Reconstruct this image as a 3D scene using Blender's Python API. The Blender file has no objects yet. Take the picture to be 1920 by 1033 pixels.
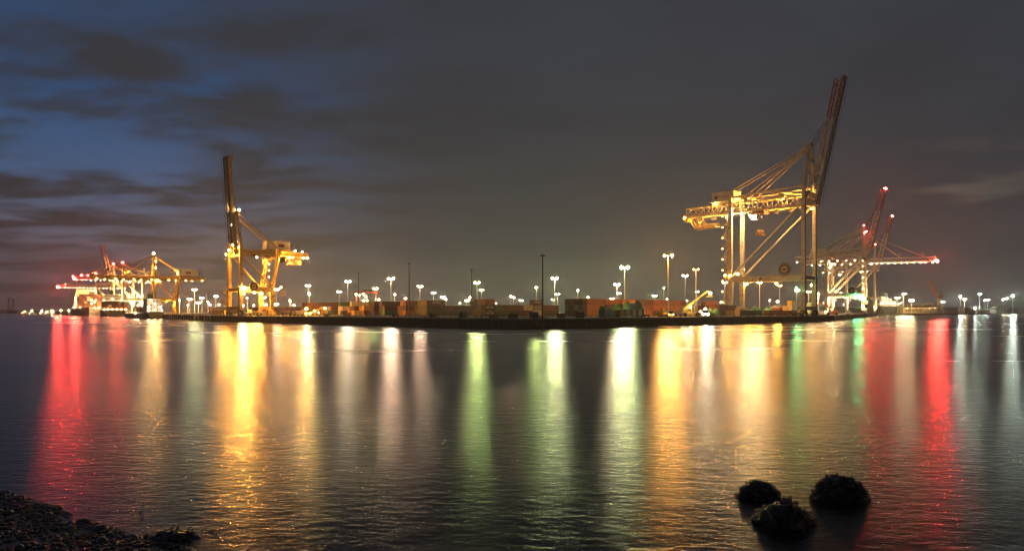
import bpy, math, random
from mathutils import Vector, Matrix

R = random.Random(11)
S = bpy.context.scene
COL = S.collection
FPX, CAMH, CX, HY = 1371.0, 5.0, 960.0, 583.0     # focal length in photo pixels, camera height, photo centre, horizon row
QZ = 2.65                                          # height of the quay above the water


def gx(px, D):
    return (px - CX) / FPX * D


def hz(py, D):
    return CAMH - (py - HY) * D / FPX


# ------------------------------------------------------------------ materials
MATS = {}
BADLAB = []


def nodes(m):
    m.use_nodes = True
    nt = m.node_tree
    return nt, nt.nodes, nt.links


def paint(name, col, rough=0.55, var=0.25, scale=0.6, metal=0.0, bump=0.0, rust=0.0):
    """painted metal or concrete with blotchy dirt and optional rust"""
    if name in MATS:
        return MATS[name]
    m = bpy.data.materials.new(name)
    nt, N, L = nodes(m)
    b = N['Principled BSDF']
    tc = N.new('ShaderNodeTexCoord')
    n1 = N.new('ShaderNodeTexNoise')
    n1.inputs['Scale'].default_value = scale
    n1.inputs['Detail'].default_value = 6
    n1.inputs['Roughness'].default_value = 0.65
    L.new(tc.outputs['Object'], n1.inputs['Vector'])
    ramp = N.new('ShaderNodeValToRGB')
    ramp.color_ramp.elements[0].position = 0.32
    ramp.color_ramp.elements[1].position = 0.68
    k = 1 - var
    ramp.color_ramp.elements[0].color = (col[0] * k, col[1] * k * 0.97, col[2] * k * 0.93, 1)
    ramp.color_ramp.elements[1].color = (min(1, col[0] * (1 + var * .4)), min(1, col[1] * (1 + var * .4)), min(1, col[2] * (1 + var * .4)), 1)
    L.new(n1.outputs['Fac'], ramp.inputs['Fac'])
    out = ramp.outputs['Color']
    if rust:
        n2 = N.new('ShaderNodeTexNoise')
        n2.inputs['Scale'].default_value = scale * 3.1
        n2.inputs['Detail'].default_value = 8
        L.new(tc.outputs['Object'], n2.inputs['Vector'])
        r2 = N.new('ShaderNodeValToRGB')
        r2.color_ramp.elements[0].position = 0.62 - rust * 0.2
        r2.color_ramp.elements[1].position = 0.72 - rust * 0.15
        L.new(n2.outputs['Fac'], r2.inputs['Fac'])
        mx = N.new('ShaderNodeMixRGB')
        mx.inputs['Color2'].default_value = (0.09, 0.035, 0.015, 1)
        L.new(r2.outputs['Color'], mx.inputs['Fac'])
        L.new(out, mx.inputs['Color1'])
        out = mx.outputs['Color']
    L.new(out, b.inputs['Base Color'])
    b.inputs['Roughness'].default_value = rough
    b.inputs['Metallic'].default_value = metal
    if bump:
        bp = N.new('ShaderNodeBump')
        bp.inputs['Strength'].default_value = bump
        L.new(n1.outputs['Fac'], bp.inputs['Height'])
        L.new(bp.outputs['Normal'], b.inputs['Normal'])
    MATS[name] = m
    return m


LAMP_COL = {
    'white': (1.0, 0.80, 0.50), 'cool': (0.85, 1.0, 0.80), 'green': (0.86, 1.0, 0.42), 'lime': (0.78, 1.0, 0.30),
    'warm': (1.0, 0.62, 0.26), 'pink': (1.0, 0.64, 0.40), 'orange': (1.0, 0.42, 0.07), 'sodium': (1.0, 0.43, 0.07),
    'red': (1.0, 0.045, 0.03), 'signal': (0.06, 1.0, 0.30),
}
RAD = 1750.0


def lamp_mat(kind, gain=1.0):
    name = 'lamp_%s_%g' % (kind, gain)
    if name in MATS:
        return MATS[name]
    m = bpy.data.materials.new(name)
    nt, N, L = nodes(m)
    N.remove(N['Principled BSDF'])
    e = N.new('ShaderNodeEmission')
    c = LAMP_COL[kind]
    e.inputs['Color'].default_value = (*c, 1)
    e.inputs['Strength'].default_value = RAD * gain
    L.new(e.outputs[0], N['Material Output'].inputs['Surface'])
    MATS[name] = m
    return m


# ------------------------------------------------------------------ mesh builder
class MB:
    def __init__(s):
        s.v, s.f, s.m = [], [], []

    def add(s, vs, fs, mi=0):
        o = len(s.v)
        s.v += [tuple(v) for v in vs]
        s.f += [tuple(i + o for i in f) for f in fs]
        s.m += [mi] * len(fs)
        return s

    def box(s, c, d, rot=None, mi=0):
        x, y, z = d[0] / 2, d[1] / 2, d[2] / 2
        vs = [Vector((a * x, b * y, e * z)) for a in (-1, 1) for b in (-1, 1) for e in (-1, 1)]
        if rot is not None:
            vs = [rot @ v for v in vs]
        c = Vector(c)
        return s.add([v + c for v in vs], [(0, 1, 3, 2), (4, 6, 7, 5), (0, 4, 5, 1), (2, 3, 7, 6), (0, 2, 6, 4), (1, 5, 7, 3)], mi)

    def bar(s, p, q, w, h=None, w2=None, h2=None, mi=0, up=(0, 0, 1)):
        """rectangular bar from p to q; w sideways, h along up"""
        h = w if h is None else h
        w2 = w if w2 is None else w2
        h2 = h if h2 is None else h2
        p, q = Vector(p), Vector(q)
        d = (q - p).normalized()
        u = Vector(up)
        if abs(d.dot(u)) > 0.97:
            u = Vector((0, 1, 0)) if abs(d.y) < 0.9 else Vector((1, 0, 0))
        sd = d.cross(u).normalized()
        u = sd.cross(d).normalized()
        vs = []
        for c, a, b in ((p, w / 2, h / 2), (q, w2 / 2, h2 / 2)):
            vs += [c - sd * a - u * b, c + sd * a - u * b, c + sd * a + u * b, c - sd * a + u * b]
        return s.add(vs, [(3, 2, 1, 0), (4, 5, 6, 7), (0, 1, 5, 4), (1, 2, 6, 5), (2, 3, 7, 6), (3, 0, 4, 7)], mi)

    def tube(s, p, q, r, n=6, r2=None, mi=0):
        r2 = r if r2 is None else r2
        p, q = Vector(p), Vector(q)
        d = (q - p).normalized()
        u = Vector((0, 0, 1)) if abs(d.z) < 0.95 else Vector((1, 0, 0))
        a = d.cross(u).normalized()
        b = d.cross(a)
        vs = []
        for c, rr in ((p, r), (q, r2)):
            vs += [c + a * math.cos(2 * math.pi * i / n) * rr + b * math.sin(2 * math.pi * i / n) * rr for i in range(n)]
        fs = [(i, (i + 1) % n, n + (i + 1) % n, n + i) for i in range(n)]
        fs += [tuple(range(n))[::-1], tuple(range(n, 2 * n))]
        return s.add(vs, fs, mi)

    def lathe(s, c, prof, n=16, axis='z', mi=0):
        c = Vector(c)
        vs = []
        for r, h in prof:
            for i in range(n):
                a = 2 * math.pi * i / n
                x, y = r * math.cos(a), r * math.sin(a)
                vs.append(c + (Vector((x, y, h)) if axis == 'z' else Vector((x, h, y)) if axis == 'y' else Vector((h, x, y))))
        fs = []
        for k in range(len(prof) - 1):
            for i in range(n):
                j = (i + 1) % n
                fs.append((k * n + i, k * n + j, (k + 1) * n + j, (k + 1) * n + i))
        fs.append(tuple(range(n))[::-1])
        fs.append(tuple((len(prof) - 1) * n + i for i in range(n)))
        return s.add(vs, fs, mi)

    def bulb(s, c, r, mi=0, rz=None):
        rz = r if rz is None else rz
        x, y, z = c
        return s.add([(x + r, y, z), (x - r, y, z), (x, y + r, z), (x, y - r, z), (x, y, z + rz), (x, y, z - rz)],
                     [(0, 2, 4), (2, 1, 4), (1, 3, 4), (3, 0, 4), (2, 0, 5), (1, 2, 5), (3, 1, 5), (0, 3, 5)], mi)

    def build(s, name, mat, parent=None, smooth=False, loc=None):
        me = bpy.data.meshes.new(name)
        me.from_pydata(s.v, [], s.f)
        for m in (mat if isinstance(mat, (list, tuple)) else [mat]):
            me.materials.append(m)
        if any(s.m):
            me.polygons.foreach_set('material_index', s.m)
        if smooth:
            me.polygons.foreach_set('use_smooth', [True] * len(me.polygons))
        me.update()
        o = bpy.data.objects.new(name, me)
        COL.objects.link(o)
        if parent is not None:
            o.parent = parent
        if loc is not None:
            o.location = loc
        return o


def tag(o, label=None, cat=None, group=None, kind=None):
    if label:
        if not 4 <= len(label.split()) <= 16:
            BADLAB.append(label)
        o['label'] = label
    if cat:
        o['category'] = cat
    if group:
        o['group'] = group
    if kind:
        o['kind'] = kind
    return o


def empty(name, loc, rz=0.0, label=None, cat=None, group=None):
    o = bpy.data.objects.new(name, None)
    o.empty_display_size = 1
    COL.objects.link(o)
    o.location = loc
    o.rotation_euler = (0, 0, rz)
    return tag(o, label, cat, group)


def copy_tree(o, parent=None):
    c = o.copy()
    COL.objects.link(c)
    if parent is not None:
        c.parent = parent
    for ch in list(o.children):
        copy_tree(ch, c)
    return c


def ordinal(n):
    w = ['first', 'second', 'third', 'fourth', 'fifth', 'sixth', 'seventh', 'eighth', 'ninth', 'tenth', 'eleventh', 'twelfth', 'thirteenth',
         'fourteenth', 'fifteenth', 'sixteenth', 'seventeenth', 'eighteenth', 'nineteenth', 'twentieth']
    if n <= 20:
        return w[n - 1]
    if n < 30:
        return 'twenty-' + w[n - 21]
    return 'thirtieth' if n == 30 else 'thirty-' + w[n - 31]


def lettering(text, size, mat, parent, loc, rot, name='lettering', depth=0.02):
    cu = bpy.data.curves.new(name, 'FONT')
    cu.body = text
    cu.size = size
    cu.extrude = depth
    cu.align_x = 'CENTER'
    cu.align_y = 'CENTER'
    t = bpy.data.objects.new(name, cu)
    COL.objects.link(t)
    bpy.context.view_layer.update()
    me = bpy.data.meshes.new_from_object(t.evaluated_get(bpy.context.evaluated_depsgraph_get()))
    bpy.data.objects.remove(t)
    bpy.data.curves.remove(cu)
    me.materials.clear()
    me.materials.append(mat)
    me.name = name
    o = bpy.data.objects.new(name, me)
    COL.objects.link(o)
    o.parent = parent
    o.location = loc
    o.rotation_euler = rot
    return o


# ------------------------------------------------------------------ camera, world, render settings
cam = bpy.data.cameras.new('camera')
co = bpy.data.objects.new('camera', cam)
COL.objects.link(co)
cam.sensor_width = 36
cam.lens = 36 * FPX / 1920
cam.shift_y = (HY - 516.5) / 1920
cam.clip_start = 0.3
cam.clip_end = 20000
co.location = (0, 0, CAMH)
co.rotation_euler = (math.pi / 2, 0, 0)
S.camera = co

S.view_settings.view_transform = 'Standard'
S.view_settings.look = 'None'
S.view_settings.exposure = 0
S.view_settings.gamma = 1
S.render.engine = 'CYCLES'
S.cycles.use_denoising = True
S.cycles.max_bounces = 5
S.cycles.diffuse_bounces = 2
S.cycles.glossy_bounces = 3
S.cycles.volume_bounces = 0
S.cycles.caustics_reflective = False
S.cycles.caustics_refractive = False
S.cycles.sample_clamp_indirect = 4
S.cycles.sample_clamp_direct = 0
S.cycles.use_light_tree = True
S.cycles.use_adaptive_sampling = False
S.cycles.filter_width = 1.15
S.cycles.denoising_input_passes = 'RGB_ALBEDO_NORMAL'

W = bpy.data.worlds.new('World')
S.world = W
nt, N, L = nodes(W)
bg = N['Background']
tc = N.new('ShaderNodeTexCoord')
sep = N.new('ShaderNodeSeparateXYZ')
L.new(tc.outputs['Generated'], sep.inputs[0])


def math_node(op, a, b=None, c=None, clamp=False):
    n = N.new('ShaderNodeMath')
    n.operation = op
    n.use_clamp = clamp
    for i, v in enumerate((a, b, c)):
        if v is None:
            continue
        if isinstance(v, (int, float)):
            n.inputs[i].default_value = v
        else:
            L.new(v, n.inputs[i])
    return n.outputs[0]


def rng(v, a, b, c=0.0, d=1.0, smooth=True):
    n = N.new('ShaderNodeMapRange')
    n.interpolation_type = 'SMOOTHSTEP' if smooth else 'LINEAR'
    L.new(v, n.inputs[0])
    n.inputs[1].default_value, n.inputs[2].default_value, n.inputs[3].default_value, n.inputs[4].default_value = a, b, c, d
    return n.outputs[0]


def mix(f, a, b):
    n = N.new('ShaderNodeMixRGB')
    if isinstance(f, (int, float)):
        n.inputs[0].default_value = f
    else:
        L.new(f, n.inputs[0])
    for i, v in ((1, a), (2, b)):
        if isinstance(v, tuple):
            n.inputs[i].default_value = (*v, 1)
        else:
            L.new(v, n.inputs[i])
    return n.outputs[0]


el = math_node('MAXIMUM', sep.outputs['Z'], 0.0)
az = math_node('DIVIDE', sep.outputs['X'], math_node('MAXIMUM', sep.outputs['Y'], 0.15))   # tangent of the azimuth from the view axis
# clouds lie on a flat deck: divide the direction by its height
den = math_node('ADD', el, 0.10)
cx_ = math_node('DIVIDE', sep.outputs['X'], den)
cy_ = math_node('DIVIDE', sep.outputs['Y'], den)
cmb = N.new('ShaderNodeCombineXYZ')
L.new(cx_, cmb.inputs[0])
L.new(cy_, cmb.inputs[1])
map1 = N.new('ShaderNodeMapping')
map1.inputs['Rotation'].default_value = (0, 0, math.radians(12))
map1.inputs['Scale'].default_value = (0.9, 1.25, 1)
map1.inputs['Location'].default_value = (3.3, 1.7, 0)
L.new(cmb.outputs[0], map1.inputs[0])
cl = N.new('ShaderNodeTexNoise')
cl.inputs['Scale'].default_value = 1.5
cl.inputs['Detail'].default_value = 7
cl.inputs['Roughness'].default_value = 0.56
cl.inputs['Distortion'].default_value = 0.25
L.new(map1.outputs[0], cl.inputs['Vector'])
cl2 = N.new('ShaderNodeTexNoise')
cl2.inputs['Scale'].default_value = 0.55
cl2.inputs['Detail'].default_value = 3
L.new(map1.outputs[0], cl2.inputs['Vector'])
fac = cl.outputs['Fac']
# cloud deck lit from below by the town: warm grey, lighter towards the horizon
ramp = N.new('ShaderNodeValToRGB')
cr = ramp.color_ramp
cr.elements[0].position = 0.0
cr.elements[0].color = (0.066, 0.060, 0.053, 1)
cr.elements[1].position = 0.42
cr.elements[1].color = (0.040, 0.044, 0.056, 1)
for p, c in ((0.05, (0.047, 0.047, 0.049)), (0.12, (0.037, 0.040, 0.047)), (0.22, (0.036, 0.041, 0.050)), (0.33, (0.038, 0.044, 0.058))):
    e = cr.elements.new(p)
    e.color = (*c, 1)
L.new(el, ramp.inputs['Fac'])
cloud = mix(rng(fac, 0.36, 0.68, 0.0, 0.5), ramp.outputs['Color'], (0.026, 0.027, 0.034))
# right of the frame some brighter, warm-lit cloud
warm = math_node('MULTIPLY', math_node('MULTIPLY', rng(az, 0.40, 0.62), rng(el, 0.06, 0.12)), math_node('MULTIPLY', rng(el, 0.24, 0.15), rng(fac, 0.50, 0.68)))
cloud = mix(math_node('MULTIPLY', warm, 0.55), cloud, (0.135, 0.115, 0.090))
# gaps of last twilight, to the left mostly
gap = math_node('MULTIPLY', rng(fac, 0.61, 0.38), rng(az, -0.06, -0.54))
gap2 = math_node('MULTIPLY', math_node('MULTIPLY', rng(cl2.outputs['Fac'], 0.50, 0.38), rng(el, 0.17, 0.3)), 0.55)
gap = math_node('MAXIMUM', gap, math_node('MULTIPLY', gap2, rng(az, 0.25, -0.3)))
gapc = N.new('ShaderNodeValToRGB')
gr = gapc.color_ramp
gr.elements[0].position = 0.0
gr.elements[0].color = (0.11, 0.09, 0.10, 1)
gr.elements[1].position = 0.40
gr.elements[1].color = (0.034, 0.052, 0.098, 1)
for p, c in ((0.09, (0.105, 0.115, 0.155)), (0.16, (0.056, 0.108, 0.215)), (0.26, (0.024, 0.074, 0.185))):
    e = gr.elements.new(p)
    e.color = (*c, 1)
L.new(el, gapc.inputs['Fac'])
sky = mix(gap, cloud, gapc.outputs['Color'])
leftglow = math_node('MULTIPLY', rng(az, -0.30, -0.62), rng(el, 0.085, 0.0))
sky = mix(math_node('MULTIPLY', leftglow, 0.6), sky, (0.080, 0.056, 0.056))
L.new(sky, bg.inputs['Color'])
bg.inputs['Strength'].default_value = 1.0

# ------------------------------------------------------------------ shared paints
GREY = paint('crane_grey', (0.46, 0.42, 0.34), 0.5, 0.22, 0.35, rust=0.25)
CREAM = paint('crane_cream', (0.62, 0.50, 0.30), 0.5, 0.2, 0.35, rust=0.2)
OCHRE = paint('crane_ochre', (0.52, 0.34, 0.08), 0.5, 0.25, 0.3, rust=0.25)
BOOMRED = paint('boom_red', (0.33, 0.05, 0.04), 0.55, 0.3, 0.4)
RAILDARK = paint('rail_dark', (0.035, 0.032, 0.03), 0.6, 0.3, 0.6)
CABLE = paint('cable_black', (0.03, 0.03, 0.03), 0.6)
ROPE = paint('rope_steel', (0.10, 0.095, 0.09), 0.45)
HOUSE = paint('house_white', (0.66, 0.62, 0.55), 0.5, 0.15, 0.5)
MAROON = paint('sign_maroon', (0.14, 0.03, 0.03), 0.5)
REELM = paint('reel_black', (0.025, 0.022, 0.02), 0.6)
GLASS = paint('cab_glass', (0.03, 0.04, 0.045), 0.12)
BLACKINK = paint('ink_black', (0.02, 0.02, 0.025), 0.5)
POLE = paint('mast_galvanised', (0.62, 0.62, 0.60), 0.5, 0.15, 0.8)
POLEDARK = paint('mast_dark', (0.05, 0.04, 0.035), 0.6, 0.2, 0.8)
LIGHTHOUSING = paint('lamp_housing', (0.08, 0.08, 0.08), 0.5)
STEELDARK = paint('steel_dark', (0.04, 0.036, 0.032), 0.55, 0.3, 0.5)
TYRE = paint('tyre_rubber', (0.02, 0.02, 0.02), 0.8)
WHITEPAINT = paint('white_paint', (0.72, 0.70, 0.66), 0.45, 0.15, 0.6)
YELLOWP = paint('plant_yellow', (0.62, 0.40, 0.04), 0.45, 0.2, 0.5)
ORANGEP = paint('plant_orange', (0.55, 0.17, 0.03), 0.5, 0.2, 0.5)
REDP = paint('plant_red', (0.38, 0.05, 0.03), 0.5, 0.2, 0.5)
GREENP = paint('paint_green', (0.08, 0.22, 0.07), 0.5, 0.25, 0.5)
TARP = paint('tarp_green', (0.20, 0.30, 0.07), 0.65, 0.35, 0.7, bump=0.4)
TARPW = paint('tarp_pale', (0.55, 0.60, 0.30), 0.6, 0.3, 0.7, bump=0.4)
WATER_RIPPLE, WATER_SWELL, WATER_ROUGH, HAZE, WATER_ANISO = 0.40, 0.10, 0.225, 0.00025, -0.2
# ------------------------------------------------------------------ ground, water, quay
CORNER = (6.0, 212.0)
TERM = [(-10.0, 221.5), (1.0, 213.5), (10.5, 214.5), (30.0, 230.5), (158.0, 361.0), (290.0, 600.0), (400.0, 800.0), (460.0, 1500.0), (-820.0, 1500.0),
        (-640.0, 1100.0), (-385.0, 740.0), (-278.0, 555.0), (-222.0, 475.0), (-147.0, 361.0)]


def slab(name, poly, z0, z1, mat):
    mb = MB()
    n = len(poly)
    mb.add([(x, y, z1) for x, y in poly], [tuple(range(n))])
    mb.add([(x, y, z) for z in (z0, z1) for x, y in poly], [(i, (i + 1) % n, n + (i + 1) % n, n + i) for i in range(n)])
    return mb.build(name, mat)


def concrete_mat():
    m = paint('quay_concrete', (0.20, 0.19, 0.175), 0.75, 0.45, 0.06, bump=0.15)
    return m


o = slab('terminal_pavement', TERM, -3.0, QZ, concrete_mat())
tag(o, 'flat concrete terminal pavement behind the dark quay wall', 'pavement', kind='structure')

# water: one big sheet, finely rippled
wm = bpy.data.materials.new('night_water')
nt, N, L = nodes(wm)
N.remove(N['Principled BSDF'])
dif = N.new('ShaderNodeBsdfDiffuse')
dif.inputs['Color'].default_value = (0.004, 0.005, 0.005, 1)
glo = N.new('ShaderNodeBsdfAnisotropic')
glo.distribution = 'BECKMANN'
glo.inputs['Anisotropy'].default_value = WATER_ANISO     # slopes are steeper across the wind than along it
tg = N.new('ShaderNodeCombineXYZ')
tg.inputs[0].default_value = 1
L.new(tg.outputs[0], glo.inputs['Tangent'])
fr = N.new('ShaderNodeFresnel')
fr.inputs['IOR'].default_value = 1.34
mxs = N.new('ShaderNodeMixShader')
L.new(fr.outputs[0], mxs.inputs[0])
L.new(dif.outputs[0], mxs.inputs[1])
L.new(glo.outputs[0], mxs.inputs[2])
L.new(mxs.outputs[0], N['Material Output'].inputs['Surface'])
geo = N.new('ShaderNodeNewGeometry')


def wnoise(scale, detail, sx=1.0, sy=1.0, rot=0.0, rough=0.55, dist=0.0):
    mp = N.new('ShaderNodeMapping')
    mp.inputs['Scale'].default_value = (scale * sx, scale * sy, 1)
    mp.inputs['Rotation'].default_value = (0, 0, rot)
    L.new(geo.outputs['Position'], mp.inputs[0])
    n = N.new('ShaderNodeTexNoise')
    n.inputs['Scale'].default_value = 1
    n.inputs['Detail'].default_value = detail
    n.inputs['Roughness'].default_value = rough
    n.inputs['Distortion'].default_value = dist
    L.new(mp.outputs[0], n.inputs['Vector'])
    return n.outputs['Fac']


rip = wnoise(3.4, 4, 0.6, 1.0, 0.35, 0.66, 0.3)
swell = wnoise(1.3, 3, 0.5, 1.0, 0.2)
bands = wnoise(0.018, 2, 0.35, 2.2, 0.03)
patch = wnoise(0.11, 3, 0.35, 1.0, 0.1)
bp = N.new('ShaderNodeBump')
spos = N.new('ShaderNodeSeparateXYZ')
L.new(geo.outputs['Position'], spos.inputs[0])
lee = rng(spos.outputs['Y'], 22.0, 80.0, 1.0, 0.10)          # the water lies calmer in the lee of the terminal
L.new(math_node('MULTIPLY', lee, WATER_RIPPLE), bp.inputs['Strength'])
bp.inputs['Distance'].default_value = 0.07
L.new(rip, bp.inputs['Height'])
bp2 = N.new('ShaderNodeBump')
L.new(math_node('MULTIPLY', lee, WATER_SWELL), bp2.inputs['Strength'])
bp2.inputs['Distance'].default_value = 0.25
L.new(swell, bp2.inputs['Height'])
L.new(bp.outputs['Normal'], bp2.inputs['Normal'])
L.new(bp2.outputs['Normal'], glo.inputs['Normal'])
L.new(bp2.outputs['Normal'], fr.inputs['Normal'])
rb = math_node('MULTIPLY_ADD', rng(bands, 0.25, 0.75), 0.04, WATER_ROUGH)
rb = math_node('MULTIPLY_ADD', lee, -0.022, rb)
rb = math_node('MULTIPLY_ADD', rng(patch, 0.2, 0.8), 0.03, rb)
L.new(rb, glo.inputs['Roughness'])
mb = MB()
mb.add([(-9000, -60, 0), (9000, -60, 0), (9000, 12000, 0), (-9000, 12000, 0)], [(0, 1, 2, 3)])
tag(mb.build('water', wm), 'dark rippled harbour water streaked with coloured light', 'water', kind='structure')

# sheet-pile wall along the front, corrugated
WALLM = paint('sheet_pile', (0.055, 0.042, 0.030), 0.7, 0.45, 0.25, rust=0.5)
FRONT = [(-222.0, 475.0), (-147.0, 361.0), (-10.0, 221.5), (1.0, 213.5), (10.5, 214.5), (30.0, 230.5), (158.0, 361.0)]


def pile_wall(name, pts, zt, zb, step, depth, label):
    mb = MB()
    prof = []
    k = 0
    for (x0, y0), (x1, y1) in zip(pts, pts[1:]):
        d = Vector((x1 - x0, y1 - y0))
        ln = d.length
        d /= ln
        nrm = Vector((d.y, -d.x))
        n = max(2, int(ln / step))
        for i in range(n):
            p = Vector((x0, y0)) + d * (ln * i / n)
            off = depth if k % 4 in (0, 1) else 0.02
            prof.append(p + nrm * off)
            k += 1
    prof.append(Vector(pts[-1]))
    m = len(prof)
    mb.add([(p.x, p.y, z) for z in (zb, zt) for p in prof], [(i, i + 1, m + i + 1, m + i) for i in range(m - 1)])
    o = mb.build(name, WALLM)
    tag(o, label, 'quay wall')
    cap = MB()
    for (x0, y0), (x1, y1) in zip(pts, pts[1:]):
        d = (Vector((x1 - x0, y1 - y0))).normalized()
        nr = Vector((d.y, -d.x)) * (depth + 0.12)
        cap.add([(x0 + nr.x, y0 + nr.y, zt - .35), (x1 + nr.x, y1 + nr.y, zt - .35), (x1 + nr.x, y1 + nr.y, zt + .12), (x0 + nr.x, y0 + nr.y, zt + .12),
                 (x1 - d.y * .6, y1 + d.x * .6, zt + .12), (x0 - d.y * .6, y0 + d.x * .6, zt + .12)], [(0, 1, 2, 3), (3, 2, 4, 5)])
    cap.build('coping', paint('coping_concrete', (0.10, 0.09, 0.08), 0.8, 0.4, 0.3), o)
    return o


wall = pile_wall('quay_wall', FRONT, QZ - .02, -2.5, 0.42, 0.38, 'long dark sheet-pile quay wall fronting the container terminal')
EASTW = [(158.0, 361.0), (290.0, 600.0), (400.0, 800.0)]
WESTW = [(-640.0, 1100.0), (-385.0, 740.0), (-278.0, 555.0), (-222.0, 475.0)]
pile_wall('quay_wall', EASTW, QZ - .02, -2.5, 1.2, 0.3, 'dark quay wall behind the pale fender piles below the red-lit cranes')
pile_wall('quay_wall', WESTW, QZ - .02, -2.5, 2.5, 0.3, 'dark quay wall behind the moored ships and yellow cranes')

# guard rail along the edge
rail = MB()
for (x0, y0), (x1, y1) in zip(FRONT[1:], FRONT[2:]):
    d = Vector((x1 - x0, y1 - y0))
    ln = d.length
    d.normalize()
    inn = Vector((-d.y, d.x)) * 1.2
    n = max(1, int(ln / 3.0))
    for i in range(n + 1):
        p = Vector((x0, y0)) + d * (ln * i / n) + inn
        rail.box((p.x, p.y, QZ + .55), (.10, .10, 1.1))
    for z in (.6, 1.08):
        rail.bar((x0 + inn.x, y0 + inn.y, QZ + z), (x1 + inn.x, y1 + inn.y, QZ + z), .07)
tag(rail.build('guard_rail', STEELDARK), 'low dark guard rail along the top of the front quay wall', 'railing')

# fender piles
pm = paint('fender_pile', (0.40, 0.38, 0.33), 0.6, 0.4, 0.8, rust=0.3)


def piles(pts, n0, n1, spacing, r, label, group):
    first = None
    acc = 0.0
    for (x0, y0), (x1, y1) in zip(pts, pts[1:]):
        d = Vector((x1 - x0, y1 - y0))
        ln = d.length
        d.normalize()
        nr = Vector((d.y, -d.x)) * 1.0
        for i in range(int(ln / spacing)):
            p = Vector((x0, y0)) + d * (spacing * (i + .5)) + nr
            if first is None:
                mb = MB()
                mb.tube((0, 0, -2.5), (0, 0, QZ + .25), r, 8)
                mb.tube((0, 0, QZ + .25), (0, 0, QZ + .5), r * 1.15, 8)
                o = first = mb.build('fender_pile', pm)
            else:
                o = first.copy()
                COL.objects.link(o)
            o.location = (p.x, p.y, 0)
            tag(o, label, 'pile', group)


piles([(158.0, 361.0), (290.0, 600.0)], 0, 0, 11.0, .33, 'pale round fender pile in the row below the red-lit cranes', 'fender piles along the far right quay')
piles([(-222.0, 475.0), (-147.0, 361.0)], 0, 0, 7.5, .28, 'pale round fender pile in the row beside the green-hulled ship', 'fender piles along the left quay')

# bollards
bm = MB()
bm.lathe((0, 0, 0), [(.38, 0), (.30, .15), (.26, .45), (.42, .6), (.42, .72), (.2, .8)], 10)
b0 = bm.build('mooring_bollard', paint('bollard_yellow', (0.60, 0.38, 0.05), 0.55, 0.3, 2.0))
k = 0
for (x0, y0), (x1, y1) in ((FRONT[1], FRONT[2]), (FRONT[5], FRONT[6])):
    d = Vector((x1 - x0, y1 - y0))
    ln = d.length
    d.normalize()
    for i in range(int(ln / 16)):
        p = Vector((x0, y0)) + d * (16 * (i + .5)) + Vector((-d.y, d.x)) * .55
        o = b0 if k == 0 else b0.copy()
        if k:
            COL.objects.link(o)
        o.location = (p.x, p.y, QZ + .12)
        tag(o, 'yellow mushroom mooring bollard on the coping of the front quay wall', 'bollard', 'mooring bollards on the front quay')
        k += 1

# far shores and hills
LANDM = paint('shore_ground', (0.09, 0.08, 0.06), 0.9, 0.4, 0.02)
RSHORE = [(gx(1690, 800), 800), (gx(1760, 860), 860), (gx(1805, 900), 900), (gx(1806, 960), 960), (gx(1850, 1000), 1000), (gx(1890, 1060), 1060), (900, 1120), (1900, 1300), (2600, 4000), (480, 4000), (500, 1200), (455, 850)]
o = slab('far_shore', RSHORE, -2, 1.9, LANDM)
tag(o, 'low dark far shore carrying the warehouse and the trees', 'shore', kind='structure')
LSHORE = [(-2500, 1500), (gx(-20, 1480), 1480), (gx(33, 1500), 1500), (gx(36, 900), 900), (gx(70, 850), 850), (gx(150, 900), 900), (gx(150, 1700), 1700), (-1300, 4000), (-4000, 4000)]
o = slab('far_shore', LSHORE, -2, 1.2, LANDM)
tag(o, 'low dark far shore with pylons and moored boats', 'shore', kind='structure')


def ridge(name, x0, x1, y, h, seed, mat, label):
    rr = random.Random(seed)
    n = 90
    mb = MB()
    ph = [rr.uniform(0, 6.28) for _ in range(6)]
    top = []
    for i in range(n + 1):
        t = i / n
        z = h * (0.55 + .22 * math.sin(3.1 * t + ph[0]) + .13 * math.sin(9 * t + ph[1]) + .05 * math.sin(31 * t + ph[2]) + .06 * rr.random())
        z *= min(1, 8 * t, 8 * (1 - t))
        top.append((x0 + (x1 - x0) * t, z))
    vs = [(x, y, -2) for x, z in top] + [(x, y + 150, z * .8) for x, z in top] + [(x, y + 420, z) for x, z in top] + [(x, y + 900, -2) for x, z in top]
    m = n + 1
    fs = [(r * m + i, r * m + i + 1, (r + 1) * m + i + 1, (r + 1) * m + i) for r in range(3) for i in range(n)]
    mb.add(vs, fs)
    o = mb.build(name, mat, smooth=True)
    tag(o, label, 'hill', kind='structure')


HILLM = paint('hill_woods', (0.030, 0.034, 0.022), 0.95, 0.4, 0.02)
ridge('hill', 1000, 3900, 3300, 38, 3, HILLM, 'low dark wooded ridge behind the far right shore')
ridge('hill', -2700, -900, 3300, 19, 5, HILLM, 'low dark wooded ridge behind the far left shore')

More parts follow.
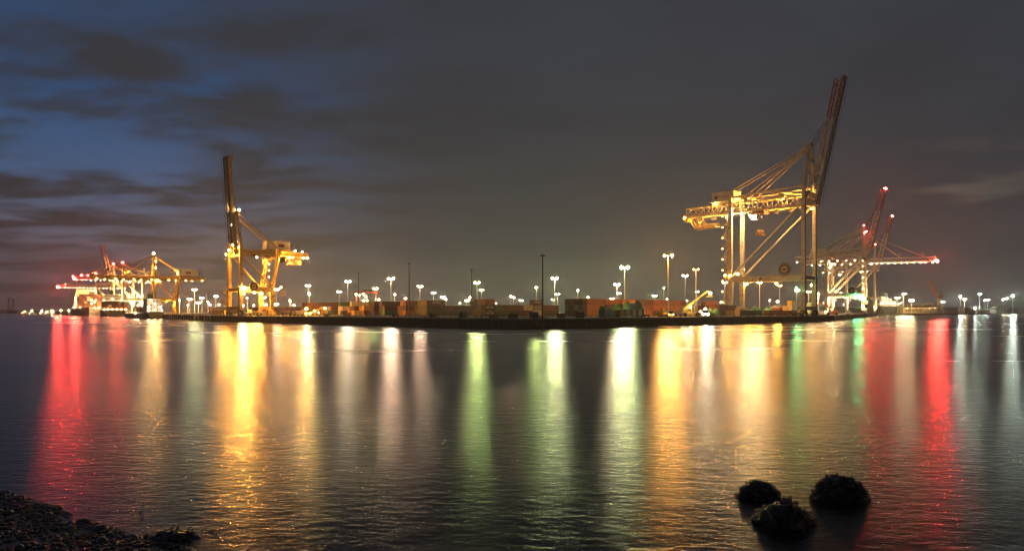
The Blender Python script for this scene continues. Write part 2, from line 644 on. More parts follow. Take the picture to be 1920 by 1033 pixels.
# ------------------------------------------------------------------ near shore: shingle, weed, rocks
SH0, SH1 = Vector((-14.4, 20.1)), Vector((-6.2, 14.6))
SHD = (SH1 - SH0).normalized()
SHN = Vector((SHD.y, -SHD.x))     # towards the camera side
wet = bpy.data.materials.new('wet_shingle')
nt, N, L = nodes(wet)
b = N['Principled BSDF']
tc = N.new('ShaderNodeTexCoord')
n1 = N.new('ShaderNodeTexNoise')
n1.inputs['Scale'].default_value = 9
n1.inputs['Detail'].default_value = 6
L.new(tc.outputs['Object'], n1.inputs['Vector'])
rp = N.new('ShaderNodeValToRGB')
rp.color_ramp.elements[0].color = (0.006, 0.005, 0.004, 1)
rp.color_ramp.elements[1].color = (0.030, 0.024, 0.016, 1)
L.new(n1.outputs['Fac'], rp.inputs['Fac'])
L.new(rp.outputs['Color'], b.inputs['Base Color'])
b.inputs['Roughness'].default_value = 0.42
bpn = N.new('ShaderNodeBump')
bpn.inputs['Strength'].default_value = 0.6
bpn.inputs['Distance'].default_value = 0.05
L.new(n1.outputs['Fac'], bpn.inputs['Height'])
L.new(bpn.outputs['Normal'], b.inputs['Normal'])


def shore_z(t, s):
    wob = .18 * math.sin(t * .9) + .12 * math.sin(t * 2.3 + 1) + .06 * math.sin(t * 5.1)
    s = s + wob
    return .085 * s + .012 * max(0, s - 3) ** 1.5 if s > 0 else .085 * s


def shore_pt(t, s):
    p = SH0 + SHD * t + SHN * s
    return Vector((p.x, p.y, shore_z(t, s)))


mb = MB()
nt_, ns_ = 70, 34
vs = []
for i in range(nt_ + 1):
    for j in range(ns_ + 1):
        vs.append(shore_pt(-9 + 34 * i / nt_, -3 + 17 * j / ns_) + Vector((0, 0, R.uniform(-.012, .012))))
mb.add(vs, [(i * (ns_ + 1) + j, (i + 1) * (ns_ + 1) + j, (i + 1) * (ns_ + 1) + j + 1, i * (ns_ + 1) + j + 1) for i in range(nt_) for j in range(ns_)])
tag(mb.build('beach', wet, smooth=True), 'sloping wet shingle beach in front of the camera', 'beach', kind='structure')

PEB = [(1, 0, 0), (-1, 0, 0), (0, 1, 0), (0, -1, 0), (0, 0, 1), (0, 0, -1)]


def pebble(mb, c, r):
    t = (1 + 5 ** .5) / 2
    q = 1 / math.sqrt(1 + t * t)
    base = [(-1, t, 0), (1, t, 0), (-1, -t, 0), (1, -t, 0), (0, -1, t), (0, 1, t), (0, -1, -t), (0, 1, -t), (t, 0, -1), (t, 0, 1), (-t, 0, -1), (-t, 0, 1)]
    a = R.uniform(0, 6.28)
    ca, sa = math.cos(a), math.sin(a)
    sx, sy, sz = r * R.uniform(.7, 1.5), r * R.uniform(.6, 1.1), r * R.uniform(.45, .85)
    vs = []
    for x, y, z in base:
        x, y, z = x * q * sx * R.uniform(.85, 1.15), y * q * sy * R.uniform(.85, 1.15), z * q * sz
        vs.append((c[0] + x * ca - y * sa, c[1] + x * sa + y * ca, c[2] + z))
    mb.add(vs, [(0, 11, 5), (0, 5, 1), (0, 1, 7), (0, 7, 10), (0, 10, 11), (1, 5, 9), (5, 11, 4), (11, 10, 2), (10, 7, 6), (7, 1, 8), (3, 9, 4), (3, 4, 2), (3, 2, 6), (3, 6, 8), (3, 8, 9), (4, 9, 5), (2, 4, 11), (6, 2, 10), (8, 6, 7), (9, 8, 1)])


mb = MB()
for i in range(5200):
    t, s = R.uniform(-5, 13), R.random() ** 1.3 * 6.5 - .35
    p = shore_pt(t, s)
    if p.z < -.03:
        continue
    pebble(mb, (p.x, p.y, p.z + .01), R.uniform(.03, .085) * (1 if R.random() > .06 else 1.7))
for i in range(70):
    p = shore_pt(R.uniform(-4, 12), R.uniform(-.1, 5))
    pebble(mb, (p.x, p.y, p.z + .02), R.uniform(.11, .2))
for i in range(95):                      # stones breaking the surface in a line just off the edge
    t = R.uniform(2.5, 10.5)
    p = shore_pt(t, 0)
    q = p - SHN.to_3d() * (1.15 + .25 * math.sin(t * 1.7) + R.gauss(0, .22))
    pebble(mb, (q.x, q.y, R.uniform(-.04, -.005)), R.uniform(.025, .06))
peb = mb.build('pebbles', wet, smooth=True)
tag(peb, 'wet dark pebbles and weed glinting on the near beach', 'pebbles', kind='stuff')

weedm = bpy.data.materials.new('seaweed_wet')
nt, N, L = nodes(weedm)
b = N['Principled BSDF']
b.inputs['Base Color'].default_value = (0.016, 0.012, 0.005, 1)
b.inputs['Roughness'].default_value = 0.24
rockm = paint('rock_wet', (0.020, 0.017, 0.014), 0.24, 0.6, 4.0, bump=0.6)


def frond(mb, p, d, ln, w):
    """a short drooping strip of bladder weed with a forked end"""
    d = d.normalized()
    sd = d.cross(Vector((0, 0, 1)))
    sd = sd.normalized() if sd.length > .01 else Vector((1, 0, 0))
    pts = []
    q = p.copy()
    dd = d.copy()
    for k in range(4):
        pts.append((q.copy(), w * (1 - .15 * k)))
        q = q + dd * (ln / 3)
        dd = (dd + Vector((R.uniform(-.35, .35), R.uniform(-.35, .35), -.35))).normalized()
    vs = []
    for q, ww in pts:
        vs += [q - sd * ww, q + sd * ww + Vector((0, 0, R.uniform(-.3, .3) * ww))]
    mb.add(vs, [(2 * k, 2 * k + 1, 2 * k + 3, 2 * k + 2) for k in range(3)])


def rock(name, px, py, wpx, hpx, label, seed, lean=0.0, flat=1.0):
    rr = random.Random(seed)
    D = FPX * CAMH / (py - HY)
    x = gx(px, D)
    w = wpx / FPX * D / 2
    h = hpx / FPX * D
    root = empty(name, (x, D, 0), 0, label, 'rock')
    mb = MB()
    nu, nv = 26, 11
    ph = [rr.uniform(0, 6.28) for _ in range(8)]

    def surf(a, v):
        # a: azimuth, v 0 (skirt under water) .. 1 (top)
        rad = math.cos(v * math.pi / 2) ** .8
        k = 1 + .12 * math.sin(2 * a + ph[0]) + .08 * math.sin(3 * a + ph[1]) + .06 * math.sin(5 * a + ph[2] + 3 * v) + .04 * math.sin(11 * a + ph[3] + 7 * v)
        zz = (math.sin(v * math.pi / 2) ** 1.2) * .72 * (1 + .10 * math.sin(2 * a + ph[4]) + .07 * math.sin(5 * a + ph[5] + 5 * v) + .05 * math.sin(9 * a + ph[6] + 9 * v))
        return Vector((w * rad * k * math.cos(a) + lean * w * v, w * .85 * flat * rad * k * math.sin(a), h * 1.0 * zz - .06))
    vs = []
    for j in range(nv):
        for i in range(nu):
            vs.append(surf(2 * math.pi * i / nu, j / nv) + Vector((rr.uniform(-.035, .035), rr.uniform(-.035, .035), rr.uniform(-.035, .035))))
    vs.append(surf(0, 1))
    fs = [(j * nu + i, j * nu + (i + 1) % nu, (j + 1) * nu + (i + 1) % nu, (j + 1) * nu + i) for j in range(nv - 1) for i in range(nu)]
    fs += [((nv - 1) * nu + i, (nv - 1) * nu + (i + 1) % nu, nv * nu) for i in range(nu)]
    mb.add(vs, fs)
    for i in range(int(46 * w / .6)):          # lumps and ledges on the boulder
        a, v = rr.uniform(0, 6.28), rr.random() ** .7 * .95
        q = surf(a, v) * .97
        pebble(mb, (q.x, q.y, q.z), rr.uniform(.08, .22) * (w / .7) ** .5)
    mb.build('rock_body', rockm, root, False)
    wd = MB()
    for i in range(int(95 * w * w / .4) + 40):      # weed hangs in tufts, bare wet stone between them
        a, v = rr.uniform(0, 6.28), rr.random() ** .8 * .98
        d0 = Vector((math.cos(a) + rr.uniform(-.7, .7), math.sin(a) + rr.uniform(-.7, .7), .2 + 1.1 * v * rr.random() + rr.uniform(-.7, .3)))
        for k in range(rr.randint(5, 13)):
            p = surf(a + rr.gauss(0, .06 / w), min(.99, max(0, v + rr.gauss(0, .035)))) * rr.uniform(1.0, 1.05)
            d = d0 + Vector((rr.gauss(0, .25), rr.gauss(0, .25), rr.gauss(0, .25)))
            frond(wd, p, d, rr.uniform(.07, .20), rr.uniform(.012, .030))
    o = wd.build('seaweed', weedm, root)
    o['kind'] = 'stuff'
    return root


wd = MB()
for i in range(2600):
    p = shore_pt(R.uniform(-5, 12), R.random() ** 1.2 * 6 - .25)
    if p.z > -.03:
        a = R.uniform(0, 6.28)
        frond(wd, p + Vector((0, 0, .05)), Vector((math.cos(a), math.sin(a), R.uniform(0, .5))), R.uniform(.08, .22), R.uniform(.008, .02))
tag(wd.build('seaweed', weedm), 'dark wet seaweed strewn over the pebble beach', 'seaweed', kind='stuff')
rock('weedy_rock', 1425, 930, 66, 35, 'small weed-covered rock nearest the yellow reflection, behind the other two', 1)
rock('weedy_rock', 1471, 981, 104, 52, 'large domed weed-covered rock standing closest to the camera', 2, 0.05)
rock('weedy_rock', 1569, 932, 88, 50, 'peaked weed-covered rock beside the red reflection', 3, 0.16)
rock('weedy_rock', 326, 1007, 84, 13, 'low flat weedy rock in the water off the shingle beach', 4, -0.1, .8)
# ------------------------------------------------------------------ quay cranes
# local axes: x out over the water, y along the quay, z up from the quay; origin midway between the waterside legs


def truss(mb, o, d, up, L_, w, h, panel, rc, rw, mi=0, deck=True, taper=1.0):
    """rectangular lattice box starting at o along d; o is the middle of its underside"""
    o, d, up = Vector(o), Vector(d).normalized(), Vector(up).normalized()
    sd = d.cross(up).normalized()
    n = max(2, int(round(L_ / panel)))

    def P(i, s, t):
        k = 1 + (taper - 1) * i / n
        return o + d * (L_ * i / n) + sd * (s * w / 2) + up * (h * (t * k))
    for s in (-1, 1):
        mb.bar(P(0, s, 0), P(n, s, 0), rc * 1.5, rc * 2.0, mi=mi)
        mb.bar(P(0, s, 1), P(n, s, 1), rc, rc, mi=mi)
        for i in range(n):
            a, b_ = (0, 1) if i % 2 == 0 else (1, 0)
            mb.bar(P(i, s, a), P(i + 1, s, b_), rw, rw, mi=mi)
            if i % 2 == 0:
                mb.bar(P(i, s, 0), P(i, s, 1), rw * .8, rw * .8, mi=mi)
    for i in range(n + 1):
        mb.bar(P(i, -1, 1), P(i, 1, 1), rw, rw, mi=mi)
        mb.bar(P(i, -1, 0), P(i, 1, 0), rw, rw, mi=mi)
        if i < n:
            mb.bar(P(i, -1, 1), P(i + 1, 1, 1), rw * .7, rw * .7, mi=mi)
    if deck:   # walkway outside the near and far chord with posts and a handrail
        for s in (-1, 1):
            q = sd * (s * (w / 2 + .75))
            p0, p1 = o + q, o + d * L_ + q
            mb.bar(p0, p1, 1.0, .08, mi=mi, up=up)
            q2 = sd * (s * .5)
            for hh in (.55, 1.1):
                mb.bar(p0 + q2 + up * hh, p1 + q2 + up * hh, .07, .07, mi=mi, up=up)
            for i in range(n + 1):
                e = o + d * (L_ * i / n) + q + q2
                mb.bar(e, e + up * 1.1, .07, .07, mi=mi)


def rails(mb, o, d, up, L_, w, drop):
    o, d, up = Vector(o), Vector(d).normalized(), Vector(up).normalized()
    sd = d.cross(up).normalized()
    for s in (-1, 1):
        q = sd * (s * (w / 2 - .1)) - up * drop
        mb.bar(o + q, o + d * L_ + q, .45, .35, up=up)
        q = sd * (s * (w / 2 + .5)) - up * (drop + .55)
        n = int(L_ / 3.2)
        for i in range(n):                        # festoon loops of cable under the girder
            a, c = o + d * (L_ * i / n) + q, o + d * (L_ * (i + 1) / n) + q
            m = (a + c) / 2 - up * .55
            mb.bar(a, m, .14)
            mb.bar(m, c, .14)


def boxgirder(mb, o, d, up, L_, w, bw, bh, mi=0, ties=8.0, walk=1.0):
    o, d, up = Vector(o), Vector(d).normalized(), Vector(up).normalized()
    sd = d.cross(up).normalized()
    for s in (-1, 1):
        q = sd * (s * w / 2) + up * (bh / 2)
        mb.bar(o + q, o + d * L_ + q, bw, bh, mi=mi, up=up)
        q = sd * (s * (w / 2 + bw / 2 + .5 * walk)) + up * .2
        mb.bar(o + q, o + d * L_ + q, .9 * walk, .08, mi=mi, up=up)
        for hh in (.55, 1.1):
            mb.bar(o + q + sd * (s * .42 * walk) + up * hh, o + d * L_ + q + sd * (s * .42 * walk) + up * hh, .06, .06, mi=mi, up=up)
        for i in range(int(L_ / 2.5) + 1):
            e = o + d * min(L_, 2.5 * i) + q + sd * (s * .42 * walk)
            mb.bar(e, e + up * 1.1, .06, .06, mi=mi)
    n = max(1, int(L_ / ties))
    for i in range(n + 1):
        p = o + d * (L_ * i / n) + up * (bh * .7)
        mb.bar(p - sd * w / 2, p + sd * w / 2, .6, .9, mi=mi, up=up)


def bulb(root, p, kind, r, gain=1.0, name='floodlight', hood=True, shield=None):
    mb = MB()
    if shield is not None:                 # back plate added to block the bulb's light towards the water
        q = Vector(p) + shield * (r * 1.5)
        mb.bar(q - shield * .08, q + shield * .08, r * 5, r * 5, mi=1)
    mb.bulb(p, r, 0)
    if hood:
        x, y, z = p
        mb.box((x, y, z + r * 1.05 + .06), (r * 2.3, r * 2.3, .12), mi=1)
        mb.box((x, y, z + r * 1.05 + .25), (.12, .12, .4), mi=1)
    return mb.build(name, [lamp_mat(kind, gain), LIGHTHOUSING], root)


def crane(loc, rz, p, label, group=None):
    g, s, zp, zg, za = p['g'], p['s'], p['zp'], p['zg'], p['za']
    near = p['near']                      # which sign of y faces the camera
    steel, gird, boomm = p['steel'], p['girdm'], p['boomm']
    style = p['style']
    far = p.get('far', False)
    root = empty('quay_crane', loc, rz, label, 'crane', group)
    gt = p.get('gt', g)                   # landside gauge at girder level (legs lean)
    ztop = zg + p.get('tie', 9.0)
    hg = p['hg']
    lw, ll = p['leg']
    # bogies, sills, legs
    for x in (0, -g):
        for y in (-s / 2, s / 2):
            mb = MB()
            mb.box((x, y, 2.35), (1.3, 4.6, .9))
            for k in (-1, 1):
                mb.box((x, y + k * 1.9, 1.45), (1.0, 3.2, .8))
                for j in (-1, 1):
                    mb.lathe((x - .35, y + k * 1.9 + j * .85, .55), [(.55, 0), (.55, .7)], 10, 'x')
            mb.build('bogie', STEELDARK if x == 0 else steel, root)
        mb = MB()
        mb.bar((x, -s / 2, 3.6), (x, s / 2, 3.6), 1.5, 1.7)
        mb.build('sill_beam', steel, root)
    for y in (-s / 2, s / 2):
        mb = MB()
        mb.bar((0, y, 2.8), (0, y, zp), lw, ll, lw * 1.15, ll * 1.15)
        mb.bar((0, y, zp), (0, y, ztop), lw * .95, ll * .95, lw * .8, ll * .8)
        mb.build('leg', steel, root)
        mb = MB()
        mb.bar((-g, y, 2.8), (-g, y, zp), lw * .9, ll * .9, lw * 1.35, ll * 1.35)
        mb.bar((-g, y, zp), (-gt, y, zg + (hg + 3 if style == 'truss' else hg + 1.0)), lw, ll, lw * .85, ll * .85)
        mb.build('leg', steel, root)
        mb = MB()
        mb.bar((-g, y, zp), (0, y, zp), 1.3, 2.3)
        if y * near > 0:
            for i in range(int(g / 2.5) + 1):
                mb.bar((-2.5 * i, y + near * .9, zp + 1.15), (-2.5 * i, y + near * .9, zp + 2.25), .07)
            for hh in (1.7, 2.25):
                mb.bar((-g, y + near * .9, zp + hh), (0, y + near * .9, zp + hh), .07)
            mb.bar((-g, y + near * .6, zp + 1.2), (0, y + near * .6, zp + 1.2), 1.2, .1)
        mb.build('portal_beam', steel, root)
        mb = MB()
        mb.tube((-g + .2, y, zp + 1.3), (-.2, y, zg + hg * .2), p['brace'], 8)
        mb.build('brace', steel, root)
    for x, zz in ((0, zp), (-g, zp), (0, zg + hg + .8 if style == 'truss' else zg - 1.0), (-gt, zg + hg + .8 if style == 'truss' else zg - 1.0)):
        mb = MB()
        mb.bar((x, -s / 2, zz), (x, s / 2, zz), 1.2, 1.6)
        mb.build('cross_beam', steel, root)
    # girder
    b = p['back']
    hx = 3.2 if style == 'truss' else 1.2
    mb = MB()
    if style == 'truss':
        truss(mb, (-b, 0, zg), (1, 0, 0), (0, 0, 1), b + hx, p['gw'], hg, hg * .82, p['rc'], p['rw'])
    else:
        boxgirder(mb, (-b, 0, zg), (1, 0, 0), (0, 0, 1), b + hx, p['gw'], 1.4, hg)
    mb.build('girder', gird, root)
    mb = MB()
    rails(mb, (-b, 0, zg), (1, 0, 0), (0, 0, 1), b + hx, p['gw'], .35)
    mb.build('trolley_rail', RAILDARK, root)
    # boom
    an = math.radians(p['angle'])
    d = Vector((math.cos(an), 0, math.sin(an)))
    up = Vector((-math.sin(an), 0, math.cos(an)))
    hp = Vector((hx + .5, 0, zg))
    Lb = p['boom']
    lt = Lb * p.get('tip', 0.26)
    mb = MB()
    mb2 = MB()
    bw_, bh_ = p.get('bw', p['gw']), p.get('bh', hg)
    if style == 'truss':
        truss(mb, hp, d, up, Lb - lt, bw_, bh_, bh_ * (.7 if not far else .82), p['rc'] * 1.0, p['rw'], deck=False)
        for k in (-1, 1):
            mb.bar(hp + Vector((0, k * bw_ * .3, 0)) + up * .1, hp + d * (Lb - lt) + Vector((0, k * bw_ * .3, 0)) + up * .1, 1.2, .1, up=up)
        truss(mb2, hp + d * (Lb - lt), d, up, lt, bw_, bh_ * .97, bh_ * .8, p['rc'] * .9, p['rw'], deck=False)
        mb2.bar(hp + d * Lb - up * .2, hp + d * (Lb + 1.6) - up * .2, bw_ * .8, .6, up=up)
        for k in (-1, 1):
            mb2.bar(hp + d * (Lb + .8) + Vector((0, k * bw_ * .42, 0)) - up * 1.6, hp + d * (Lb + .8) + Vector((0, k * bw_ * .42, 0)) + up * 1.4, .3)
    else:
        boxgirder(mb, hp, d, up, Lb - 3, bw_, 1.0, bh_, ties=9, walk=.45)
        boxgirder(mb2, hp + d * (Lb - 3), d, up, 3, bw_, 1.2, bh_ * 1.4, ties=3, walk=.45)
    bo = mb.build('boom', boomm, root)
    mb2.build('boom_tip', p['tipm'], root)
    mb = MB()
    rails(mb, hp, d, up, Lb - .5, bw_, .35)
    mb.build('boom_rail', RAILDARK, root)
    # hinge brackets
    mb = MB()
    for k in (-1, 1):
        y = k * p['gw'] / 2
        mb.bar((0, y, zg + hg * .4), (hx + .6, y, zg + .4), .8, 2.2)
        mb.bar((0, k * s / 2, zg + hg * .9), (0, y, zg + hg * .9), 1.0, 1.4)
        mb.bar((0, y, zg - .2), (0, y, zg + hg + 2), .9, .9)
    mb.build('hinge_bracket', steel, root)
    # apex frame
    ax = p.get('ax', .6)
    mb = MB()
    ys = p.get('ys', 1.9)
    for k in (-1, 1):
        mb.bar((0, k * s / 2, ztop - .5), (ax, k * ys, za), lw * .72, ll * .72, lw * .55, ll * .55)
        mb.bar((-2.2, k * ys * 1.5, zg + hg), (ax - .3, k * ys, za - .8), .45, .45)
    for t in (.3, .62):
        z = ztop + (za - ztop) * t
        y = s / 2 + (ys - s / 2) * t
        mb.bar((ax * t, -y, z), (ax * t, y, z), .5, .7)
    mb.bar((ax, -ys - 1.0, za), (ax, ys + 1.0, za), 1.5, 1.1)
    mb.bar((ax - 1.6, 0, za + .4), (ax + 1.6, 0, za + .4), .5, .5)
    for k in (-1, 0, 1):
        mb.bar((ax - 1.4, k * ys, za + .5), (ax - 1.4, k * ys, za + 2.0), .1)
        mb.bar((ax + 1.4, k * ys, za + .5), (ax + 1.4, k * ys, za + 1.6), .1)
    mb.build('apex_frame', p.get('apexm', steel), root)
    # back stays
    for k in (-1, 1):
        for xe, ze, r in p['stays']:
            mb = MB()
            mb.tube((ax, k * ys, za - .3), (xe, k * (p['gw'] / 2 if xe > -gt - 3 else 2.0), ze), r, 6)
            mb.build('back_stay', p.get('staym', gird), root)
    # boom stays or folded ropes
    if p['angle'] > 20:
        at = hp + d * (Lb * p.get('ropeat', .66)) + up * (bh_ + .3)
        for k in (-1, 1):
            for j in range(2):
                mb = MB()
                mb.tube((ax + .8, k * ys - k * .5 * j, za + .4 - .5 * j), at + Vector((0, k * (1.7 - .5 * j), 0)) - d * (1.2 * j), .13 if not far else .22, 5)
                mb.build('luffing_rope', ROPE, root)
        f = ((za - .6) - zg) / d.z
        at = hp + d * f + up * bh_
        mb = MB()
        mb.tube((ax, 0, za - .4), at, .16, 5)
        mb.build('boom_latch', steel, root)
        # folded stay links hanging between apex and boom
        mb = MB()
        for k in (-1, 1):
            mid = Vector((ax + 1.2, k * 1.9, zg + (za - zg) * .38))
            mb.tube((ax + .4, k * 1.9, za - .8), mid, .2, 5)
            mb.tube(mid, hp + d * (Lb * .22) + up * hg + Vector((0, k * 1.9, 0)), .2, 5)
        mb.build('fore_stay', steel, root)
    else:
        for k in (-1, 1):
            for fr in (.46, .82):
                mb = MB()
                mb.tube((ax, k * ys, za - .3), hp + d * (Lb * fr) + up * (hg if style == 'truss' else hg * .95) + Vector((0, k * p['gw'] / 2, 0)), p.get('forer', .22), 6)
                mb.build('fore_stay', p.get('staym', gird), root)
        mb = MB()
        for fr in (.46, .80):
            q = hp + d * (Lb * fr) + up * hg
            for k in (-1, 1):
                mb.bar(q + Vector((-1.6, k * 2, 0)), q + Vector((0, k * 2, 4.2)), .22)
                mb.bar(q + Vector((1.6, k * 2, 0)), q + Vector((0, k * 2, 4.2)), .22)
        mb.build('rope_support', gird, root)
    # upper tie frame between the legs (lattice cranes)
    if style == 'truss':
        for k in (-1, 1):
            y = k * s / 2
            mb = MB()
            zl = zg + hg + 2.6
            m = (-g * .47, y, zg + hg + 3.6)
            mb.tube((-g, y, zl), (0, y, ztop - .6), .5, 6)
            mb.tube((-g, y, zl), (-g * .33, y * .75, zg + hg + .2), .34, 6)
            mb.tube(m, (-g * .30, y * .75, zg + hg + .2), .34, 6)
            mb.tube(m, (-.3, y, zg + hg + 1.0), .34, 6)
            mb.build('upper_tie', p.get('staym', gird), root)
    # machinery house
    hx0, hx1, hw, hh, hz0 = p['house']
    mb = MB()
    cxh = (hx0 + hx1) / 2
    mb.box((cxh, 0, hz0 + hh / 2), (hx1 - hx0, hw, hh))
    for i in range(int((hx1 - hx0) / 2.2)):
        for k in (-1, 1):
            mb.box((hx0 + 1 + 2.2 * i, k * (hw / 2 + .04), hz0 + hh / 2), (.16, .08, hh * .96))
    hs = mb.build('machinery_house', p.get('housem', HOUSE), root)
    mb = MB()
    mb.box((cxh, 0, hz0 + hh + .12), (hx1 - hx0 + .7, hw + .7, .24))
    mb.box((cxh - 1.5, 0, hz0 + hh + .6), (2.2, 2.2, .8))
    for hh_ in (.6, 1.1):
        for k in (-1, 1):
            mb.bar((hx0, k * hw / 2, hz0 + hh + hh_), (hx1, k * hw / 2, hz0 + hh + hh_), .07)
    mb.build('roof', p.get('housem', HOUSE), hs)
    mb = MB()
    for i in range(4):
        for k in (-1, 1):
            mb.bar((hx0 + (hx1 - hx0) * i / 3, k * hw * .42, zg + hg * .6), (hx0 + (hx1 - hx0) * i / 3, k * hw * .42, hz0 + .05), .45)
    mb.bar((hx0 - 1.2, 0, hz0 - .1), (hx1 + 1.2, 0, hz0 - .1), hw + 2.2, .18)
    mb.build('house_platform', gird, root)
    return root, dict(hp=hp, d=d, up=up, Lb=Lb, hg=hg)


def cable_reel(root, x, y, z, r, axis='y'):
    mb = MB()
    mb.lathe((x, y - .45, z), [(r * .62, 0), (r * .62, .12), (r, .12), (r, .24), (r * .98, .66), (r, .72), (r, .84), (r * .62, .84), (r * .62, .96)], 30, 'y')
    n = 30
    for i in range(n):
        a = 2 * math.pi * i / n
        c, s_ = math.cos(a), math.sin(a)
        for dy in (-.5, .5):
            mb.bar((x + c * r, y + dy, z + s_ * r), (x + c * r * 1.27, y + dy * 1.3, z + s_ * r * 1.27), .09)
    hub = mb.build('cable_reel', REELM, root)
    mb = MB()
    for dy in (-.58, .58):
        mb.lathe((x, y + dy - .03, z), [(r * .50, 0), (r * .50, .06)], 24, 'y')
    mb.build('hub_plate', paint('hub_plate', (0.30, 0.27, 0.22), 0.4, 0.2), hub)
    mb = MB()
    for dy in (-.66, .66):
        mb.lathe((x, y + dy - .02, z), [(r * .30, 0), (r * .30, .06)], 20, 'y')
        mb.bar((x - r * .5, y + dy, z), (x + r * .5, y + dy, z), .25)
    mb.build('hub', REELM, hub)
    mb = MB()
    mb.bar((x - 1.1, y, z - r * 1.15), (x, y, z), .4)
    mb.bar((x + 1.1, y, z - r * 1.15), (x, y, z), .4)
    mb.build('reel_stand', REELM, root)


def stair_tower(root, x, y, z0, z1, n, mat, lampk=None, side=1, lr=.3):
    mb = MB()
    hgt = (z1 - z0) / n
    for i in range(n + 1):
        z = z0 + hgt * i
        off = -.9 if i % 2 else .9
        mb.box((x + off * .4, y, z), (2.8, 2.4, .14))
        for cxp, cyp in ((-1.3, -1.15), (1.3, -1.15), (-1.3, 1.15), (1.3, 1.15)):
            mb.bar((x + cxp + off * .4, y + cyp, z), (x + cxp + off * .4, y + cyp, z + 1.15), .08)
        for hh in (.6, 1.15):
            for yy in (-1.15, 1.15):
                mb.bar((x - 1.3 + off * .4, y + yy, z + hh), (x + 1.3 + off * .4, y + yy, z + hh), .07)
        if i < n:
            sx = 1 if i % 2 else -1
            for yy in (-.45, .45):
                mb.bar((x - sx * 1.2, y + yy, z), (x + sx * 1.2, y + yy, z + hgt), .1, .3)
            for k in range(10):
                t = (k + .5) / 10
                mb.box((x - sx * 1.2 + sx * 2.4 * t, y, z + hgt * t), (.3, .9, .05))
            mb.bar((x + 1.5, y, z), (x + 1.5, y, z + hgt), .12)
    mb.build('stair_tower', mat, root)
    if lampk:
        for i in range(n):
            bulb(root, (x - 1.7, y + side * .9, z0 + hgt * i + hgt * .78), lampk, lr, .07, 'stair_light', False)


def trolley(root, x, zg, w, drop, headroom, cabside, lampk='white', lr=.5, gain=1.0, steel=STEELDARK):
    mb = MB()
    mb.box((x, 0, zg - .9), (6.5, w * .95, .9))
    for k in (-1, 1):
        mb.box((x, k * w * .45, zg - 1.6), (7.2, .5, .9))
        mb.lathe((x - 2.5, k * w * .3 - .5, zg - 1.7), [(.7, 0), (.7, 1)], 10, 'y')
        mb.lathe((x + 2.5, k * w * .3 - .5, zg - 1.7), [(.7, 0), (.7, 1)], 10, 'y')
    t = mb.build('trolley', paint('trolley_red', (0.28, 0.09, 0.05), 0.5, 0.3, 0.5), root)
    mb = MB()
    cx_ = x + cabside
    mb.box((cx_, w * .2, zg - 3.2), (2.6, 2.2, 2.3))
    mb.bar((cx_, w * .2, zg - 2.0), (cx_, w * .2, zg - .6), .5)
    c = mb.build('operator_cab', HOUSE, root)
    mb = MB()
    mb.box((cx_ + 1.31, w * .2, zg - 3.2), (.06, 1.9, 1.5))
    mb.box((cx_, w * .2, zg - 4.37), (2.2, 1.9, .06))
    mb.build('window', GLASS, c)
    bulb(root, (cx_ - .4, -w * .25, zg - 3.3), lampk, lr, gain)
    mb = MB()
    for a in (-1.2, 1.2):
        for k in (-1, 1):
            mb.tube((x + a, k * 1.3, zg - 1.6), (x + a * .8, k * 1.1, zg - drop + 1.0), .06, 5)
    mb.build('hoist_rope', ROPE, root)
    mb = MB()
    z = zg - drop
    mb.box((x, 0, z + .6), (2.6, 2.6, .6))
    for a in (-.8, .8):
        for k in (-1, 1):
            mb.lathe((x + a, k * .95 - .15, z + 1.25), [(.55, 0), (.55, .3)], 10, 'y')
    mb.box((x, 0, z - .25), (2.0, 5.8, .55))
    mb.box((x - 1.0, 0, z - .7), (.35, 6.0, .45))
    mb.box((x + 1.0, 0, z - .7), (.35, 6.0, .45))
    for k in (-1, 1):
        mb.box((x, k * 3.0, z - .8), (2.5, .4, .9))
    mb.build('spreader', paint('spreader_rust', (0.30, 0.17, 0.07), 0.5, 0.4, 0.8), root)


ANG_R = math.atan2(-.716, .698)
ANG_L = math.atan2(-.71, -.70)
ANG_E = math.atan2(-.483, .875)
ANG_W = math.atan2(-.538, -.843)

# --- big grey crane on the right quay
bigp = dict(bw=3.6, bh=3.6, g=38, s=12, zp=18.2, zg=53, za=81.5, near=-1, steel=GREY, girdm=CREAM, boomm=GREY, tipm=BOOMRED, style='truss', hg=4.6, gw=5.4, rc=.5, rw=.30,
            leg=(1.9, 1.7), brace=.62, back=66, boom=58, angle=77.5, tie=9.5, tip=.30, ropeat=.68, ys=1.7, ax=.5, apexm=GREY, staym=CREAM,
            stays=[(-46, 61.5, .30), (-36, 57.8, .28), (-31, 57.8, .26)], house=(-50, -37.5, 7.5, 4.6, 59.2), housem=paint('house_cream', (0.55, 0.49, 0.40), .5, .2, .5))
big, bi = crane((142.5, 350.6, QZ), ANG_R, bigp, 'tall pale lattice quay crane with its dark red-tipped boom raised, biggest of the cranes', 'quay cranes')
bj = -bigp['s'] / 2
cable_reel(big, -9.2, bj - .2, 18.2 + 4.2, 2.9)
stair_tower(big, -40.3, bj, 2.5, 52, 9, OCHRE, 'sodium', -1, .27)
trolley(big, -25, 53, 5.4, 11.5, 0, -3.5, 'warm', .62, 3.0)
